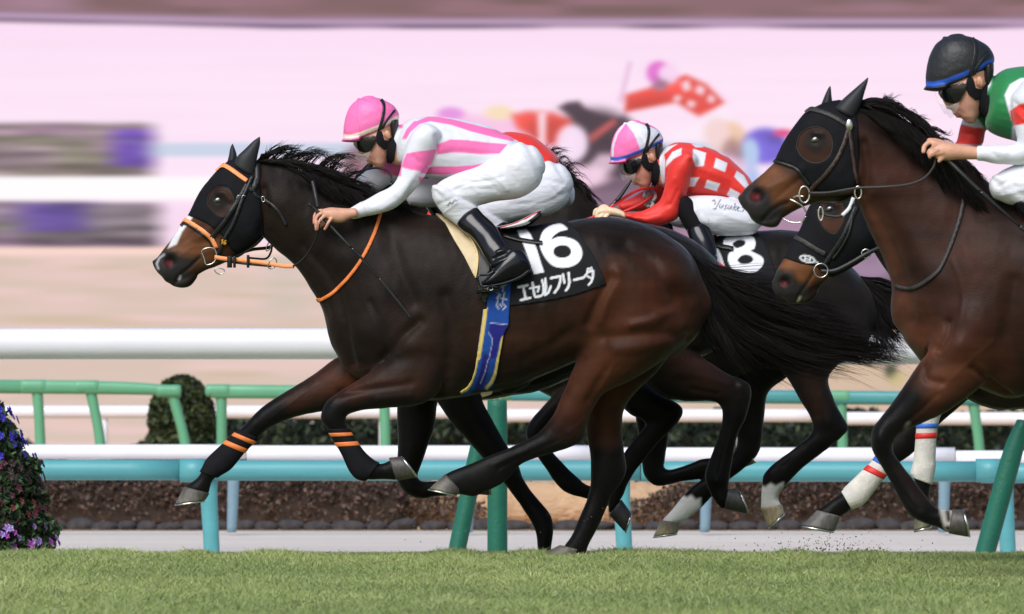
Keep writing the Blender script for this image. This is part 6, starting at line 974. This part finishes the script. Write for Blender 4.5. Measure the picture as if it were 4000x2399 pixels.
# ----- jockey at the right edge
TOR4 = [(3884, 300, 3850, 440, .09), (3910, 278, 3846, 490, .14), (3950, 264, 3870, 522, .2), (4050, 262, 3945, 545, .235), (4170, 280, 4070, 580, .22), (4290, 320, 4200, 580, .2), (4400, 390, 4330, 560, .19), (4440, 430, 4390, 560, .17)]
SLN4 = [(3990, 320, 4090, 370, .1), (3950, 372, 4066, 410, .1), (3950, 430, 4056, 452, .088), (3962, 500, 4050, 520, .078), (3972, 550, 4046, 600, .07), (3950, 562, 4000, 642, .066), (3890, 566, 3900, 640, .056), (3840, 568, 3844, 632, .05), (3822, 569, 3825, 632, .044)]
SLF4 = [(3880, 380, 3960, 440, .09), (3780, 440, 3870, 500, .082), (3752, 490, 3850, 512, .076), (3735, 560, 3830, 575, .066), (3700, 566, 3730, 612, .05), (3690, 570, 3700, 608, .044)]
PEL4 = [(4350, 420, 4330, 600, .18), (4430, 460, 4400, 660, .19), (4490, 540, 4480, 640, .13)]
THN4 = [(4440, 470, 4510, 640, .1), (4360, 480, 4440, 720, .13), (4240, 540, 4310, 770, .135), (4110, 590, 4170, 800, .125), (4000, 630, 4050, 808, .11), (3920, 664, 3950, 800, .095), (3880, 694, 3900, 780, .08)]
SHN4 = [(3878, 700, 3990, 740, .085), (3884, 740, 4020, 770, .08), (3920, 776, 4040, 780, .07), (3962, 800, 4056, 790, .06)]
THF4 = [(4340, 520, 4380, 700, .12), (4180, 580, 4200, 760, .11), (4040, 650, 4060, 780, .09), (3990, 700, 4000, 770, .07)]
BTN4 = [(3958, 800, 4046, 776, .062), (3990, 850, 4080, 810, .064), (4040, 920, 4130, 870, .06), (4100, 1000, 4180, 950, .054, -.09), (4150, 1050, 4230, 1000, .05, -.13)]
FTN4 = [(4230, 1000, 4280, 1100, .045), (4170, 1010, 4210, 1130, .052), (4110, 1070, 4130, 1150, .05), (4050, 1130, 4060, 1160, .035)]
HN4 = [(3900, 585, 3902, 628, .025), (3830, 576, 3832, 624, .030), (3780, 568, 3780, 624, .034), (3740, 562, 3742, 624, .042), (3690, 552, 3700, 628, .045), (3650, 558, 3668, 624, .04)]
yq = Y4 - .24
FN4 = [([(3672, 562, yq + .02), (3634, 556, yq + .03), (3612, 572, yq + .02), (3608, 592, yq + .01)], .0115), ([(3676, 576, yq - .005), (3650, 578, yq - .012), (3630, 592, yq - .014), (3628, 600, yq - .01)], (.013, .012, .011, .010)), ([(3684, 590, yq - .015), (3662, 594, yq - .026), (3636, 606, yq - .024), (3632, 614, yq - .018)], (.0125, .012, .011, .0095)), ([(3700, 606, yq - .015), (3680, 618, yq - .024), (3668, 630, yq - .02)], (.0115, .011, .009)), ([(3700, 566, yq + .04), (3660, 552, yq + .045), (3630, 550, yq + .04)], .013)]
GRN = (.012, .22, .06)
jop4 = [poly([(3760, 360), (3924, 375), (3960, 300), (4010, 285), (4090, 300), (4140, 420), (4100, 640), (3600, 660), (3600, 430)], WHT, 3), poly([(3885, 270), (3934, 258), (4010, 250), (4500, 300), (4500, 600), (3900, 600), (3900, 532), (3849, 508), (3812, 450), (3870, 330)], GRN, 3), poly([(3924, 372), (3945, 330), (3985, 306), (4040, 300), (4100, 330), (4110, 460), (3962, 500), (3940, 436)], WHT, 3, True), poly([(3945, 434), (3980, 408), (4040, 392), (4110, 380), (4110, 470), (4040, 480), (3962, 492), (3952, 470)], RD, 3, True), poly([(3955, 492), (4040, 480), (4110, 475), (4100, 680), (3780, 680), (3780, 555), (3950, 550)], WHT, 3, True),
    poly([(3752, 484), (3800, 497), (3846, 502), (3862, 520), (3840, 560), (3820, 568), (3720, 562)], RD, 3), fold([(3960, 400), (4000, 430)], 10, -.005), fold([(3970, 440), (4000, 470)], 8, .004), fold([(3870, 590), (3900, 620)], 9, -.004), fold([(3850, 580), (3930, 600)], 10, .004), fold([(3900, 400), (3860, 470)], 14, .006), fold([(3760, 520), (3830, 530)], 9, -.004)]
def hops_black(p, s): return [line(p([(1404, 384), (1470, 430), (1500, 500)]), 2.5 * s, (.022, .022, .026), 2), line(p([(1402, 384), (1396, 430), (1400, 480)]), 3 * s, (.02, .02, .024), 2)]
j4, bh4, BJ4 = rider('jockey in green, white and red silks with a black helmet, at the right edge', Y4, (2272, -201, 1.235), SK, [(TOR4, 0), (SLN4, -.238), (SLF4, .18)], jop4, WHT, [(PEL4, .0), (THN4, -.18), (SHN4, -.2), (THF4, .2)], [fold([(3900, 690), (3990, 720)], 10, .004), fold([(3900, 730), (3960, 700), (4040, 690)], 9, -.005), fold([(3920, 760), (4000, 740)], 9, .004)], [(BTN4, -.21)], ((.016, .0165, .019), (.02, .10, .52), hops_black), [(HN4, -.24)], FN4, [line([(3636, 604), (3670, 588)], 4, c(150, 96, 70), 2), line([(3640, 616), (3690, 600)], 4, c(150, 96, 70), 2), line([(3634, 580), (3660, 566)], 4, c(150, 96, 70), 2)], loc=(4200, 1000))
V, Fs = loft(FTN4, Y4 - .34, n=22); mk('boot', V, Fs, M['boot'], j4)
whip('whip', 'black whip slanting out of the frame from the hand of the green-clad jockey', [(3690, 612, yq), (3706, 628, yq), (3755, 676, yq - .02), (3807, 727, yq - .03), (3870, 785, yq - .04), (3940, 845, yq - .05), (4000, 898, yq - .05), (4090, 975, yq - .05), (4170, 1040, yq - .04)], (.011, .0105, .0095, .008, .006, .005, .006), .009)
sad4 = link_mesh('saddle', drape([(3985, 780), (4150, 720), (4400, 740), (4420, 980), (4200, 1120), (4080, 980)], B4, .016, 16, Y4, None, .01), M['leather'], h4)

# ------------------------------------------------------------------ clods thrown up by the hooves
g = np.random.default_rng(77); Vs = []; Fs_ = []
for _ in range(240):
    px, py = g.normal(3210, 140), 2152 - abs(g.normal(0, 40)); r = g.uniform(.0012, .0042) * (1 + .7 * (py > 2140)); V, f = blob(px, py, r * 819, r * 819 * g.uniform(.5, .9), r, g.uniform(-1.6, .6), g.uniform(0, 3), 6); Vs.append((V, f))
for _ in range(60):
    px, py = g.uniform(1500, 3900), g.uniform(1980, 2150); r = g.uniform(.0015, .004); Vs.append(blob(px, py, r * 819, r * 600, r, g.uniform(-1.6, .6), 0, 6))
tag(mk('turf_clods', *join(Vs), mat('clod_soil', col=c(120, 102, 88), rough=.95)), kind='stuff', label='spray of small earth clods kicked up under the white-bandaged legs', cat='dirt')
